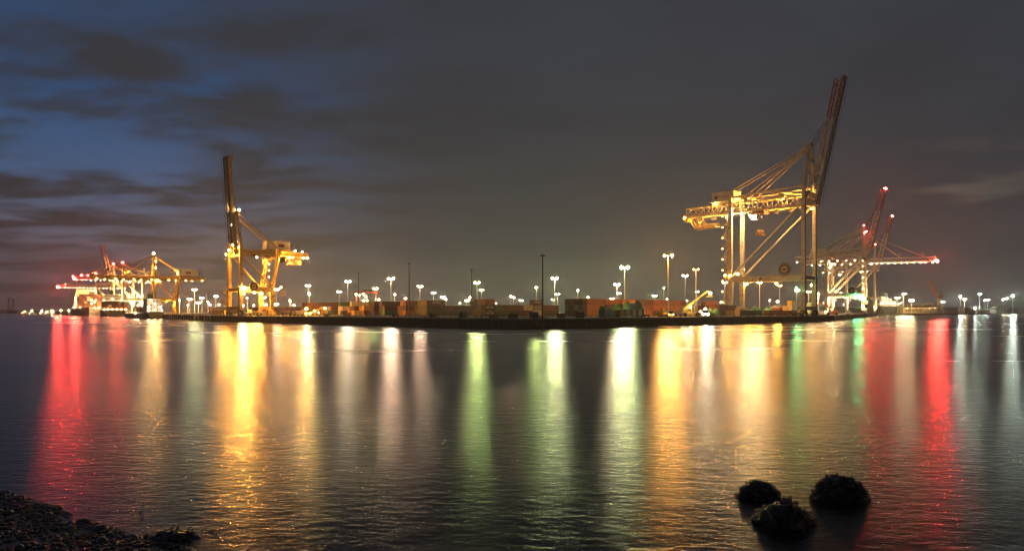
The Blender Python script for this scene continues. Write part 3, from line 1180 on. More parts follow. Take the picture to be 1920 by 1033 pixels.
for x, y, z, k, r, gn in ((-67, -2.5, 52.6, 'sodium', .6, .5), (-40.5, bj - 1.2, 20.6, 'sodium', .45, .3), (-38, bj - 1.0, 20.2, 'sodium', .5, .35), (-33.5, bj - 1.0, 21, 'warm', .45, .3),
                          (-39, -2.2, 52, 'white', .5, .5), (-34, -2.4, 52, 'white', .5, .5), (-1, 5, 52, 'sodium', .35, .25), (-48, -3.5, 58.5, 'sodium', .45, .5),
                          (-38, 8, 24, 'sodium', .4, .8), (-20, 7.3, 16.2, 'sodium', .45, 1.0), (-36, 7.3, 16.4, 'sodium', .45, .8), (-2, 7.3, 15, 'warm', .45, .9), (-6, -3, 50.5, 'sodium', .4, .5)):
    bulb(big, (x, y, z), k, r, gn)
for x, y, z, gn in ((-60, 1, 51.6, .7), (-52, 1, 51.6, .7), (-44, 1.5, 51.8, .7), (-31, 1, 51.5, .8), (-17, 1, 51.6, .6), (-9, 1, 51.6, .5), (-33, 0, 59.5, 1.2), (-14, 0, 59.2, .9), (-1.5, 1.5, 59, 1.0)):  # floods added along the girder to gild its lattice and the stays
    bulb(big, (x, y, z), 'sodium', .45, gn * 2.4, shield=Vector((.65, -.76, 0)))
bulb(big, (-3.0, bj - 1.2, 13.2), 'signal', .38, .2, 'signal_lamp', False)
mb = MB()   # maintenance basket under the tail
mb.bar((-66, -2, 52.8), (-61, -2, 46.2), .45)
mb.bar((-66, 2, 52.8), (-61, 2, 46.2), .45)
mb.bar((-61, 0, 46.2), (-49, 0, 46.8), 4.2, .5)
for hh in (1.1, 2.0):
    for k in (-1, 1):
        mb.bar((-61, 2.1 * k, 46.2 + hh), (-49, 2.1 * k, 46.8 + hh), .09)
for i in range(9):
    for k in (-1, 1):
        mb.bar((-61 + 1.5 * i, 2.1 * k, 46.3 + .075 * i), (-61 + 1.5 * i, 2.1 * k, 48.2 + .075 * i), .09)
for k in (-1, 1):
    for xe in (-62, -60, -55):
        mb.bar((-60, k * 1.5, 52.8), (xe, k * 2, 47), .25)
mb.build('maintenance_basket', OCHRE, big)
mb = MB()
mb.lathe((-67.5, -1.6, 53), [(1.6, 0), (1.6, .5)], 14, 'y')
mb.lathe((-67.5, 1.2, 53), [(1.6, 0), (1.6, .5)], 14, 'y')
mb.box((-66.4, 0, 51.6), (1.6, 5.5, 2.2))
mb.build('tail_sheave', OCHRE, big)
# emblem and name on the house and on the portal beam
for x, y, z, e, tx, sz in ((-47.5, -3.87, 61.4, .85, -43.0, 1.15), (-21.5, bj - .72, 18.2, .6, -18.6, .85)):
    mb = MB()
    mb.lathe((x, y - .05, z), [(e, 0), (e, .05)], 20, 'y')
    mb.build('emblem', BLACKINK, big)
    lettering('DP WORLD', sz, BLACKINK, big, (tx, y - .03, z), (math.pi / 2, 0, 0))
mb = MB()
for a, c in (((-38.6, 15.1), (-37.4, 15.1)), ((-38.6, 13.9), (-37.4, 13.9))):
    mb.box((-38, 5.0, a[1] - 4), (1.3, .06, .15))
for x in (-38.6, -37.4):
    mb.box((x, 5.0, 10.5), (.15, .06, 1.3))
mb.build('leg_stencil', BLACKINK, big)

# --- ochre crane on the left quay, boom up
lp = dict(bw=3.3, bh=2.0, g=16.5, gt=20.5, s=12.5, zp=13.0, zg=31.0, za=51.2, near=1, steel=OCHRE, girdm=OCHRE, boomm=paint('boom_brown', (0.46, 0.33, 0.17), .5, .25, .3, rust=.25), tipm=paint('boom_brown', (0, 0, 0)), style='box',
          hg=2.3, gw=5.0, rc=.5, rw=.24, leg=(1.7, 1.5), brace=.42, back=38.5, boom=48, angle=86, tie=5.0, ropeat=.60, ys=2.6, ax=0.2, staym=OCHRE,
          stays=[(-21.5, 34.6, .42)], house=(-28.5, -15.5, 5.4, 3.9, 34.2))
lc, li = crane((-138.4, 365.4, QZ), ANG_L, lp, 'ochre box-girder quay crane with its dark boom raised steeply, standing alone', 'quay cranes')
ln_ = lp['s'] / 2
cable_reel(lc, -6.0, ln_ + 1.2, 14.6, 2.25)
stair_tower(lc, -18.5, -ln_ + 1, 14, 31, 5, OCHRE, 'sodium', 1, .3)
stair_tower(lc, 1.8, -ln_ - .5, 2.5, 13.5, 5, OCHRE, 'sodium', 1, .28)
trolley(lc, -31, 31, 5.0, 3.2, 0, -3.0, 'sodium', .62, 1.2)
for x, y, z, k, r, gn in ((-1.2, ln_ + 1.0, 13.6, 'sodium', .85, 2.2), (-1.0, 2.5, 52.6, 'warm', .45, .8), (2.6, 1.9, 45, 'cool', .22, .4), (3.5, -2.5, 30.5, 'sodium', .45, 1.0), (3.8, 1.5, 32.3, 'sodium', .45, 1.0),
                          (2.0, 2.0, 35.0, 'sodium', .4, .8), (-.5, 2.5, 34.2, 'sodium', .4, .8), (-1.5, -2, 37, 'sodium', .35, .6), (-23, -3, 30.2, 'sodium', .4, .7), (-28, 3, 30.2, 'sodium', .4, .7), (-36, 3, 30.4, 'sodium', .45, .8),
                          (-39, 2, 30.6, 'warm', .42, .9), (-34, -2, 34.4, 'white', .3, .5), (-36, 2, 33.8, 'white', .3, .5), (-13, -3, 30, 'sodium', .4, .7), (-8, -ln_ - 1, 11.4, 'sodium', .5, 1.2),
                          (-16, -ln_ + 1.6, 11.5, 'sodium', .5, 1.2), (-10, 0, 11.8, 'sodium', .5, 1.0), (-20, 9, 14.5, 'sodium', .3, .8), (-28, 6.5, 30, 'sodium', .25, .4)):  # the last pair is added to light the machinery house
    bulb(lc, (x, y, z), k, r, gn)
mb = MB()
mb.box((-23.5, 2.82, 36.2), (3.4, .1, 1.5))
mb.build('name_board', MAROON, lc)
mb = MB()
mb.box((0, ln_ * .42, 0), (.1, .1, .1))
mb = MB()
hp, d, up = li['hp'], li['d'], li['up']
mb.bar(hp + d * 24 + Vector((0, 2.2, 0)) + up * 1.0, hp + d * 29.5 + Vector((0, 2.2, 0)) + up * 1.0, .06, 1.3, up=up)
mb.build('boom_plate', CREAM, lc)

for y_ in (-7.5, 7.5):                     # floods added by the landside portal to brighten container ends, backs to water
    for z_ in (11.2, 28.5):
        bulb(lc, (-22, y_, z_), 'sodium', .5, 6.0, shield=Vector((.7, .7, 0)))
# --- far left cranes
MIX = paint('crane_lit', (0.64, 0.50, 0.30), .5, .2, .3, rust=.1)
lp2 = dict(lp)
lp2.update(back=36, boom=40, angle=0, far=True, tipm=OCHRE, boomm=OCHRE, forer=.34, za=44.5, zg=26.5, zp=11, stays=[(-21.5, 30, .4)], house=(-31, -17, 6.5, 4.2, 29.6), g=15, gt=18)
c1, i1 = crane((-272.0, 555.0, QZ), math.atan2(-.573, -.82), lp2, 'yellow quay crane with its boom lowered, tallest apex beside the green-hulled ship', 'quay cranes')
for x in range(-34, 44, 6):
    bulb(c1, (x, 3.4 if x % 4 else -3.4, 26.0), 'sodium', .3, .2)
for x, y, z, k, r, gn in ((0, 0, 46, 'warm', .55, 1.2), (-1, 3, 40, 'sodium', .4, .8), (-1, 3, 35, 'sodium', .4, .8), (-1, 7.2, 25, 'sodium', .6, .8), (-8, 7, 9.6, 'sodium', .5, 1.5), (-15, -5, 9, 'sodium', .5, 1.5), (-2, 7.5, 8, 'sodium', .5, 1.2)):
    bulb(c1, (x, y, z), k, r, gn, shield=Vector((.8, .6, 0)) if z < 20 and z > 8.5 else None)
mb = MB()
mb.box((-24, 3.36, 31.8), (3.4, .1, 1.6))
mb.build('name_board', MAROON, c1)

tp = dict(bigp)
tp.update(bw=4, bh=3.2, g=20, s=13, zp=15, zg=36.5, za=54.5, near=1, steel=MIX, girdm=MIX, boomm=MIX, staym=MIX, apexm=MIX, far=True, hg=3.6, gw=5, rc=.5, rw=.3, back=40, boom=44, angle=0, tie=6, brace=.55, forer=.3,
          stays=[(-34, 41, .3), (-26, 40.5, .3)], house=(-36, -25, 6.5, 4, 42))


def far_lights(root, x0, x1, zg, kinds, n, gn, r, w=2.7, side=1):
    for i in range(n):
        x = x0 + (x1 - x0) * i / (n - 1) + R.uniform(-.7, .7)
        bulb(root, (x, side * w, zg - .6 - R.uniform(0, .5)), kinds[i % len(kinds)], r * R.uniform(.5, 1.0), gn * R.choice((.5, 1, 1.6)))


def flood_legs(root, g, s, zp, k1, k2, gn, side):
    for i_, (x, y, z, k) in enumerate(((2.5, side * s * .2, zp - 3, k1), (-g * .5, side * s * .4, zp - 2, k2), (-g + 2, -side * s * .2, zp - 3, k1), (-g * .3, 0, zp + 6, k1), (-g - 2, side * s * .4, 9, k2), (2.2, side * s * .6, 6, k1), (-g * .75, 0, zp + 3, k1))):
        bulb(root, (x, y, z), k, .55, gn, shield=Vector((.75, side * .65, 0)).normalized())


c3p = dict(tp)
c3, i3 = crane((-432, 812, QZ), ANG_W, c3p, 'pinkish white lattice quay crane with lowered boom ending in red lamps, before its raised neighbour', 'quay cranes')
far_lights(c3, -38, 44, 36.5, ['warm', 'pink', 'white'], 20, .10, .32)
flood_legs(c3, 20, 13, 15, 'warm', 'sodium', 11.0, 1)
for x, z, r, gn in ((46, 37, 1.0, 2.0), (40, 40.8, .6, .6), (34, 40.8, .5, .6), (.5, 56, .7, 1.2), (48, 39.6, .5, .6)):
    bulb(c3, (x, 2.2, z), 'red', r, gn, 'warning_light', False)
for c_, zz in ((c3, 36.5), (c1, 26.5)):
    for x in (-28, -14, 6, 18, 30):           # floods added over the girder to gild the steel, backs to the water
        bulb(c_, (x, -1.5, zz + 6.5), 'sodium', .4, 2.5, shield=Vector((.72, .69, 0)))
c2p = dict(tp)
c2p.update(angle=77, boom=43, tipm=BOOMRED)
c2, i2 = crane((-464, 852, QZ), ANG_W, c2p, 'lattice quay crane with raised red-tipped boom behind the lowered boom on the left quay', 'quay cranes')
far_lights(c2, -38, 0, 36.5, ['warm', 'pink'], 10, .10, .32)
flood_legs(c2, 20, 13, 15, 'sodium', 'warm', 9.0, 1)
bulb(c2, (.5, 2, 57), 'red', .7, .9, 'warning_light', False)
c4p = dict(tp)
c4, i4 = crane((-612, 1075, QZ), ANG_W, c4p, 'most distant quay crane on the left, lowered boom ending in a bright red lamp', 'quay cranes')
far_lights(c4, -38, 44, 36.5, ['pink', 'warm', 'pink'], 18, .12, .36)
flood_legs(c4, 20, 13, 15, 'sodium', 'warm', 12.0, 1)
for x, z, r, gn in ((47, 37, 1.4, 2.4), (38, 40.8, .6, .8), (.5, 56.5, .9, 1.0)):
    bulb(c4, (x, 2.2, z), 'red', r, gn, 'warning_light', False)

# --- far right cranes
PINKW = paint('crane_pale', (0.60, 0.50, 0.40), .5, .2, .3, rust=.1)
rp_ = dict(bigp)
rp_.update(bw=4, bh=3.6, g=27, s=13, zp=15.5, zg=44.5, za=70.5, steel=PINKW, girdm=PINKW, boomm=PINKW, staym=PINKW, apexm=PINKW, far=True, hg=4.0, back=52, boom=57, rc=.5, rw=.28, brace=.6,
           stays=[(-40, 51, .34), (-30, 49.5, .3), (-24, 48.8, .3)], house=(-40, -28, 7, 4.2, 50), forer=.26)
rdefs = [((287.5, 599.0), 77, 'pale lattice quay crane with raised boom and red tip lamp, second crane from the right'),
         ((312.0, 645.0), 0, 'pale lattice quay crane with its boom lowered far out to a red end lamp'),
         ((382.0, 770.0), 77, 'farther pale lattice quay crane with raised red boom, behind the lowered boom')]
for i, ((x, y), a, lab) in enumerate(rdefs):
    q = dict(rp_)
    q.update(angle=a, tipm=BOOMRED)
    if i == 1:
        q.update(tipm=PINKW, boom=50)
    cr_, ii = crane((x, y, QZ), ANG_E, q, lab, 'quay cranes')
    far_lights(cr_, -50, 0, 44.5, ['warm', 'white', 'pink'], 9, .12, .36, 2.8, -1)
    flood_legs(cr_, 27, 13, 15.5, 'warm', 'pink', 1.9 if i < 2 else 1.0, -1)
    cable_reel(cr_, -8, -7.5, 19, 2.6)
    bulb(cr_, (.5, 2.0, 72.6), 'red', .6, .35, 'warning_light', False)
    hp, d, up = ii['hp'], ii['d'], ii['up']
    e = hp + d * (ii['Lb'] + .8)
    bulb(cr_, (e.x, -2.4, e.z), 'red', 1.0 if i != 1 else 1.15, (.35, 1.9, .3)[i], 'warning_light', False)
    bulb(cr_, (e.x - 1.2, 2.4, e.z + 1), 'red', .6, .15, 'warning_light', False)
    if i == 0:
        bulb(cr_, (1.5, -3, 66), 'red', .6, .5, 'warning_light', False)
        stair_tower(cr_, 2.2, -7.5, 3, 44, 9, STEELDARK, 'warm', -1, .2)
    if i == 0:
        for x_ in (-5, -1.5):
            bulb(cr_, (x_, -8.2, 13), 'signal', .5, .9, 'signal_lamp', False)
    if i == 1:
        far_lights(cr_, 4, 51, 44.5, ['white', 'warm'], 11, .12, .45, 2.8, -1)
    trolley(cr_, -20 - 5 * i, 44.5, 5.4, 10, 0, -3.5, 'warm', .5, .8)
# ------------------------------------------------------------------ lamp masts
# (px, py of the lamp head, colour, bulb size, bulbs)   bulbs 0 = unlit dark mast
MASTS = [
    (336.5, 563, 'white', .45, 1), (352, 572, 'warm', .4, 1), (356, 561, 'white', .6, 2), (364.6, 543.5, 'green', .6, 2), (372, 567.5, 'white', .45, 2),
    (379, 558.7, 'white', .55, 2), (387, 550, 'warm', .3, 0), (390, 566.5, 'white', .45, 1), (394, 572, 'warm', .5, 1), (404.7, 555.4, 'white', .55, 2),
    (411, 571.5, 'warm', .5, 1), (456, 573, 'warm', .55, 1), (463.5, 559, 'white', .4, 1), (475.5, 573, 'warm', .5, 1), (495, 558, 'white', .5, 2),
    (499, 571.5, 'warm', .5, 1), (510.7, 565.4, 'warm', .55, 1), (518.8, 543, 'pink', .75, 2), (518.7, 570.5, 'white', .45, 2), (543.5, 564, 'warm', .6, 1),
    (552, 572, 'warm', .55, 1), (577.6, 535.6, 'white', .5, 2), (580, 551, 'lime', .8, 1), (579.6, 571.5, 'warm', .5, 1), (611, 570.6, 'warm', .55, 1),
    (636, 547, 'warm', .6, 2), (645.4, 569, 'warm', .6, 1), (652.3, 528, 'white', .6, 2), (672.5, 513, 'warm', .3, 0), (703.5, 541, 'lime', .65, 2),
    (708, 561.7, 'green', .55, 2), (733, 522.3, 'pink', .8, 2), (728.7, 565.8, 'pink', .6, 1), (740, 552.3, 'warm', .55, 1), (760.4, 559.6, 'pink', .65, 1),
    (767, 494.6, 'warm', .3, 0), (778.7, 565.5, 'green', .4, 1), (787.5, 536.7, 'pink', .65, 2), (813, 549, 'white', .5, 2), (831, 557, 'white', .65, 2),
    (836, 561, 'white', .6, 1), (862, 568.5, 'green', .4, 1), (875, 563.7, 'green', .45, 2), (881.7, 557.7, 'pink', .65, 1), (884, 506.5, 'warm', .3, 0),
    (894.5, 530, 'lime', .75, 2), (903, 543.7, 'green', .5, 2), (906.5, 567.7, 'pink', .55, 1), (928, 569, 'warm', .35, 2), (958, 555.8, 'pink', .6, 1),
    (963.5, 558.2, 'pink', .5, 1), (977.5, 563.5, 'green', .4, 2), (998, 566.7, 'white', .35, 2), (1005.4, 539, 'lime', .8, 1), (1017.5, 479.8, 'warm', .3, 0),
    (1040, 522, 'green', .85, 2), (1045, 551.7, 'pink', .65, 2), (1037, 561.5, 'white', .35, 2), (1083, 544.4, 'lime', .7, 1), (1090.4, 563.5, 'pink', .6, 1),
    (1103, 557, 'lime', .7, 1), (1148, 560.4, 'pink', .5, 2), (1156.7, 533.5, 'pink', .8, 2), (1160.6, 550, 'white', .45, 2), (1171, 501.7, 'green', .9, 2),
    (1186.7, 562, 'green', .4, 1), (1227.5, 554.8, 'green', .6, 2), (1244.6, 540, 'green', .7, 1), (1251, 560.6, 'pink', .55, 1), (1253, 480, 'orange', .65, 2),
    (1284.6, 516.7, 'white', .5, 2), (1288, 564, 'warm', .45, 1), (1305, 505, 'orange', .3, 2), (1306.7, 547, 'warm', .55, 2), (1351, 566.5, 'warm', .4, 1),
    (1359, 530, 'white', .5, 2), (1424, 530, 'orange', .42, 2), (1443, 563.5, 'white', .35, 1), (1458, 565, 'white', .8, 1), (1462, 536, 'orange', .3, 2),
    (1494, 544.5, 'lime', .6, 2), (1516.6, 547, 'orange', .6, 2), (1532, 559, 'warm', .5, 2), (1535, 551.4, 'orange', .7, 1),
    (1682.6, 558.7, 'green', .5, 2), (1694.4, 551, 'white', .5, 2), (1709, 563.4, 'warm', .55, 2), (1759, 554.8, 'cool', .4, 2), (1768, 565.7, 'cool', .4, 2),
    (1800.4, 555.8, 'cool', 1.15, 1), (1808.7, 561, 'warm', .6, 2), (1828, 577.7, 'cool', .9, 1), (1837, 551.7, 'cool', .5, 2), (1846.8, 562.8, 'cool', .45, 1),
    (1851.7, 562, 'cool', .45, 2), (1881, 561.7, 'warm', .6, 1), (1887.5, 559.5, 'cool', .4, 2), (1899, 554.4, 'cool', 1.2, 1),
    (60, 584, 'lime', .5, 1), (79, 585.5, 'white', .45, 1), (97, 585.5, 'lime', .5, 1), (114, 586, 'lime', .5, 1), (129, 586.5, 'lime', .45, 1),
]
NAMES = {'white': 'white', 'cool': 'cold white', 'green': 'pale green', 'lime': 'yellow-green', 'warm': 'warm white', 'pink': 'peach', 'orange': 'orange', }
LAND = [(0, 'the lattice pylons'), (300, 'the yellow lowered crane'), (445, 'the lone ochre crane'), (577, 'the container stacks start'), (687, 'the red gantry'),
        (767, 'the mast over red containers'), (884, 'the thin dark mast'), (1017.5, 'the tallest dark mast'), (1171, 'the brightest pale green mast'),
        (1253, 'the tall orange mast'), (1362, 'the biggest crane'), (1507, 'the biggest crane'), (1640, 'the red-lit cranes'), (1757, 'the orange-jibbed crane'), (1846, 'the red roofed shed')]
cnt = {}
EAST_MAST = 1640
mast_records = []
GAIN = {580: 2, 733: 1.2, 894.5: 1.6, 1005.4: 1.6, 1040: 1.3, 1083: 1.4, 1171: 1.0, 1253: 2.5, 1424: 4, 1494: 2.6, 1535: 2, 1516.6: 1.5, 1800.4: 2, 1899: 2.2, 1828: 1.6, 787.5: 1.3, 958: 2.6, 1156.7: 1.5, 831: 1.3, 1305: 1.5, 1458: .6, 636: 1.5, 652.3: 1.3, 813: 1.7, 740: 1.4, 760.4: 1.5, 703.5: 1.5, 708: 1.3, 881.7: 1.4, 963.5: 1.2, 1244.6: 1.6, 1227.5: 1.4, 1045: 1.3, 364.6: 1.4, 518.8: 1.4, 1682.6: .8, 1694.4: 2.6, 1709: 2.6, 1808.7: 1.4}
for px, py, kind, r, nb in sorted(MASTS):
    r *= 1.1
    up_ = max(2.0, HY - py)
    if px in (1682.6, 1694.4, 1709):
        D = 876
    elif px == 1899:
        D = 1040
    elif px > EAST_MAST:
        D = 940 + (px - 1640) * .9
    elif px < 140:
        D = 880 if px > 70 else 930
    elif px in (767, 884, 1017.5, 672.5):
        D = {767: 380, 884: 400, 1017.5: 232, 672.5: 480}[px]
    else:
        D = min(900.0, max(300.0, 25 * FPX / up_))
    if px > EAST_MAST or px < 140:
        base = 1.9 if px > EAST_MAST else 1.2
    else:
        base = QZ
    top = max(hz(py, D), base + 4.5)
    x = gx(px, D)
    land = [l for l in LAND if l[0] <= px][-1][1]
    key = (land, nb > 0)
    cnt[key] = cnt.get(key, 0) + 1
    if nb == 0:
        lab = {387: 'thin unlit mast between the yellow crane and the ochre crane', 672.5: 'slim dark unlit mast standing behind the red gantry', 767: 'tall dark unlit mast rising over the red containers',
               884: 'thin dark unlit mast beside a pale green lamp', 1017.5: 'tallest dark unlit mast, its foot on the front quay'}[px]
    else:
        two = 'twin-headed ' if nb == 2 else ''
        lab = '%s%s floodlight mast, %s lit mast right of %s' % (two, NAMES[kind], ordinal(cnt[key]), land)
        if px > 1500 and px < 1640:
            lab = '%s%s floodlight mast, %s lit mast right of the biggest crane\'s front legs' % (two, NAMES[kind], ordinal(cnt[key]))
        special = {1171: 'brightest pale green floodlight mast, standing high over the orange containers', 1253: 'tall orange sodium mast left of the reach stacker', 1899: 'dazzling cold white floodlight mast beside the trees',
                   1800.4: 'dazzling cold white floodlight mast right of the orange-jibbed crane', 1305: 'dim orange mast, second orange one left of the biggest crane', 1424: 'orange lamp mast framed under the biggest crane'}
        lab = special.get(px, lab)
    root = empty('lamp_mast', (x, D, base), 0, lab, 'lamp mast', 'floodlight masts' if nb else 'unlit masts')
    h = top - base
    mb = MB()
    rp0 = .46 if nb else .42
    if px == 1017.5:
        rp0 = .27
    mb.tube((0, 0, 0), (0, 0, h), rp0 * (1.0 if h > 12 else .6), 8, .26 if nb else .19)
    mb.box((0, 0, .2), (1.2, 1.2, .4))
    mb.build('pole', POLE if nb else POLEDARK, root)
    mb = MB()
    if nb == 1:
        mb.box((0, 0, h + r * .8), (r * 2.0, r * 2.0, .2))
        mb.build('lamp_hood', LIGHTHOUSING, root)
        bb = MB()
        bb.bulb((0, 0, h), r)
        bb.build('lamp', lamp_mat(kind, .35 if px < 140 else GAIN.get(px, 1.0 if r > .55 else .75) * .83), root)
    elif nb == 2:
        sp = 1.25 + r * .6
        mb.bar((-sp - .3, 0, h + .1), (sp + .3, 0, h + .1), .25)
        for k in (-1, 1):
            mb.box((k * sp, 0, h + r * .8 + .1), (r * 1.9, r * 1.9, .2))
        mb.build('lamp_bracket', POLE, root)
        for k in (-1, 1):
            bb = MB()
            bb.bulb((k * sp, -.1, h), r * .78)
            bb.build('lamp', lamp_mat(kind, .35 if px < 140 else GAIN.get(px, 1.0 if r > .55 else .75) * .83), root)
    else:
        mb.lathe((0, 0, h - .2), [(.3, 0), (.6, .2), (.6, .35), (.2, .7)], 10)
        for k in range(6):
            a = k * math.pi / 3
            mb.box((math.cos(a) * .7, math.sin(a) * .7, h), (.35, .35, .3))
        mb.build('lamp_ring', POLEDARK, root)
    mast_records.append((px, py, D))

# ------------------------------------------------------------------ containers
CCOL = {'maroon': (0.11, 0.025, 0.018), 'rust red': (0.27, 0.075, 0.03), 'orange': (0.42, 0.14, 0.03), 'dark blue': (0.025, 0.05, 0.12), 'grey': (0.20, 0.20, 0.20), 'dark green': (0.03, 0.08, 0.05),
        'cream': (0.52, 0.45, 0.32), 'brown': (0.075, 0.038, 0.02), 'teal': (0.05, 0.15, 0.15), 'black': (0.022, 0.021, 0.020), 'yellow': (0.55, 0.36, 0.06)}
CM = {k: paint('container_' + k.replace(' ', '_'), v, .55, .3, .7, rust=.3) for k, v in CCOL.items()}


def container_mesh(L_, Wd=2.44, Hh=2.55):
    mb = MB()
    # corrugated long sides
    n = int(L_ / .28)
    for s in (-1, 1):
        pts = []
        for i in range(n + 1):
            x = -L_ / 2 + .12 + (L_ - .24) * i / n
            y = s * (Wd / 2 - (.02 if (i // 2) % 2 else .075))
            pts.append((x, y))
        m = n + 1
        fs = [(i, i + 1, m + i + 1, m + i) if s < 0 else (i + 1, i, m + i, m + i + 1) for i in range(n)]
        mb.add([(x, y, .14) for x, y in pts] + [(x, y, Hh - .10) for x, y in pts], fs)
    # ends with lock rods, roof, frame
    for s in (-1, 1):
        mb.box((s * (L_ / 2 - .08), 0, Hh / 2), (.06, Wd - .2, Hh - .2))
        for k in (-.75, -.35, .35, .75):
            mb.bar((s * (L_ / 2 - .02), k, .2), (s * (L_ / 2 - .02), k, Hh - .2), .06)
        mb.bar((s * (L_ / 2 - .03), 0, .2), (s * (L_ / 2 - .03), 0, Hh - .15), .03)
    mb.box((0, 0, Hh - .08), (L_ - .2, Wd - .14, .06))
    mb.box((0, 0, .12), (L_ - .2, Wd - .14, .06))
    for a in (-1, 1):
        for b_ in (-1, 1):
            mb.box((a * (L_ / 2 - .08), b_ * (Wd / 2 - .08), Hh / 2), (.16, .16, Hh))
        mb.box((0, a * (Wd / 2 - .06), .08), (L_ - .3, .12, .15))
        mb.box((0, a * (Wd / 2 - .05), Hh - .06), (L_ - .3, .1, .12))
        mb.box((a * (L_ / 2 - .06), 0, Hh - .07), (.12, Wd - .3, .14))
        mb.box((a * (L_ / 2 - .06), 0, .08), (.12, Wd - .3, .16))
    me = bpy.data.meshes.new('shipping_container')
    me.from_pydata(mb.v, [], mb.f)
    me.materials.append(CM['grey'])
    me.update()
    return me


CME = {40: container_mesh(12.19), 20: container_mesh(6.06)}
n_cont = [0]


def container(x, y, z, rz, ln, col, label, group):
    o = bpy.data.objects.new('shipping_container', CME[ln])
    COL.objects.link(o)
    o.location = (x, y, z)
    o.rotation_euler = (0, 0, rz)
    o.material_slots[0].link = 'OBJECT'
    o.material_slots[0].material = CM[col]
    tag(o, label, 'container', group)
    n_cont[0] += 1
    return o


AV = Vector((.716, .698))      # along the right quay
BV = Vector((-.698, .716))     # along the left quay
ANG_A = math.atan2(AV.y, AV.x)
PAL_DARK = ['black', 'brown', 'black', 'dark blue', 'maroon', 'black', 'dark green', 'maroon', 'teal', 'brown', 'grey']
PAL_RED = ['rust red', 'orange', 'maroon', 'orange', 'rust red', 'brown']
PAL_MIX = ['orange', 'rust red', 'cream', 'dark blue', 'cream', 'maroon', 'dark green', 'orange', 'grey', 'yellow']
cr2 = random.Random(5)
PITCH_A = {40: 12.5, 20: 6.35}
# wall: left end pixel, distance there, list of lengths running back along A, number of extra stacks wide at its left end, tiers, palette, name
WALLS = [
    (1096, 322, [40, 40, 40, 40, 40, 40], 4, 3, PAL_RED, 'the orange row right of the gap'),
    (905, 333, [20, 20, 40, 20, 20, 40], 2, 3, PAL_DARK, 'the row behind the tallest dark mast'),
    (797, 374, [40, 20, 40, 20], 3, 3, PAL_DARK, 'the row below the thin dark mast'),
    (758, 392, [40, 40], 2, 3, PAL_RED, 'the red row below the dark mast'),
    (718, 402, [40, 40], 1, 3, PAL_DARK, 'the dark row right of the gantry'),
    (699, 412, [40], 1, 3, PAL_DARK, 'the short row under the gantry'),
    (680, 418, [20], 1, 2, PAL_MIX, 'the low block before the gantry'),
    (662, 424, [40], 2, 3, PAL_MIX, 'the mixed row left of the gantry'),
    (640, 432, [40], 1, 3, PAL_MIX, 'the narrow mixed row'),
    (621, 440, [20], 1, 3, PAL_MIX, 'the short mixed row'),
    (604, 448, [40], 1, 3, PAL_MIX, 'the row by the yellow-green mast'),
    (575, 470, [40], 2, 3, PAL_RED, 'the red row behind the amber vehicle'),
    (548, 500, [40, 40], 1, 2, PAL_RED, 'the low red row behind the trucks'),
    (505, 520, [40, 40], 1, 2, PAL_RED, 'the low red row beyond ochre crane'),
    (470, 560, [40, 40], 1, 2, PAL_MIX, 'the low row seen under the ochre crane'),
    (395, 560, [40, 40], 1, 2, PAL_MIX, 'the low row left of the ochre crane'),
    (1279, 380, [20, 40], 1, 3, ['dark green', 'cream', 'orange', 'rust red', 'maroon', 'cream'], 'the row behind the reach stacker'),
    (1318, 386, [40], 1, 3, ['maroon', 'brown', 'rust red'], 'the dark row right of the reach stacker'),
    (1344, 336, [20], 1, 2, ['orange', 'rust red'], 'the orange pair beside the crane foot'),
    (1352, 350, [40], 1, 3, ['brown', 'maroon', 'rust red', 'yellow'], 'the brown row beside the crane foot'),
    (1392, 326, [40], 1, 1, ['dark green'], 'the single box under the biggest crane'),
    (1413, 342, [20], 1, 1, ['dark green'], 'the short box under the biggest crane'),
    (1446, 352, [40, 40], 1, 1, ['maroon', 'rust red'], 'the low boxes under the biggest crane'),
    (1480, 386, [20], 1, 3, ['dark green', 'yellow', 'cream'], 'the green stack behind the lime lamps'),
]
TEXTS = {}
lett = paint('lettering_white', (0.72, 0.68, 0.60), .5)
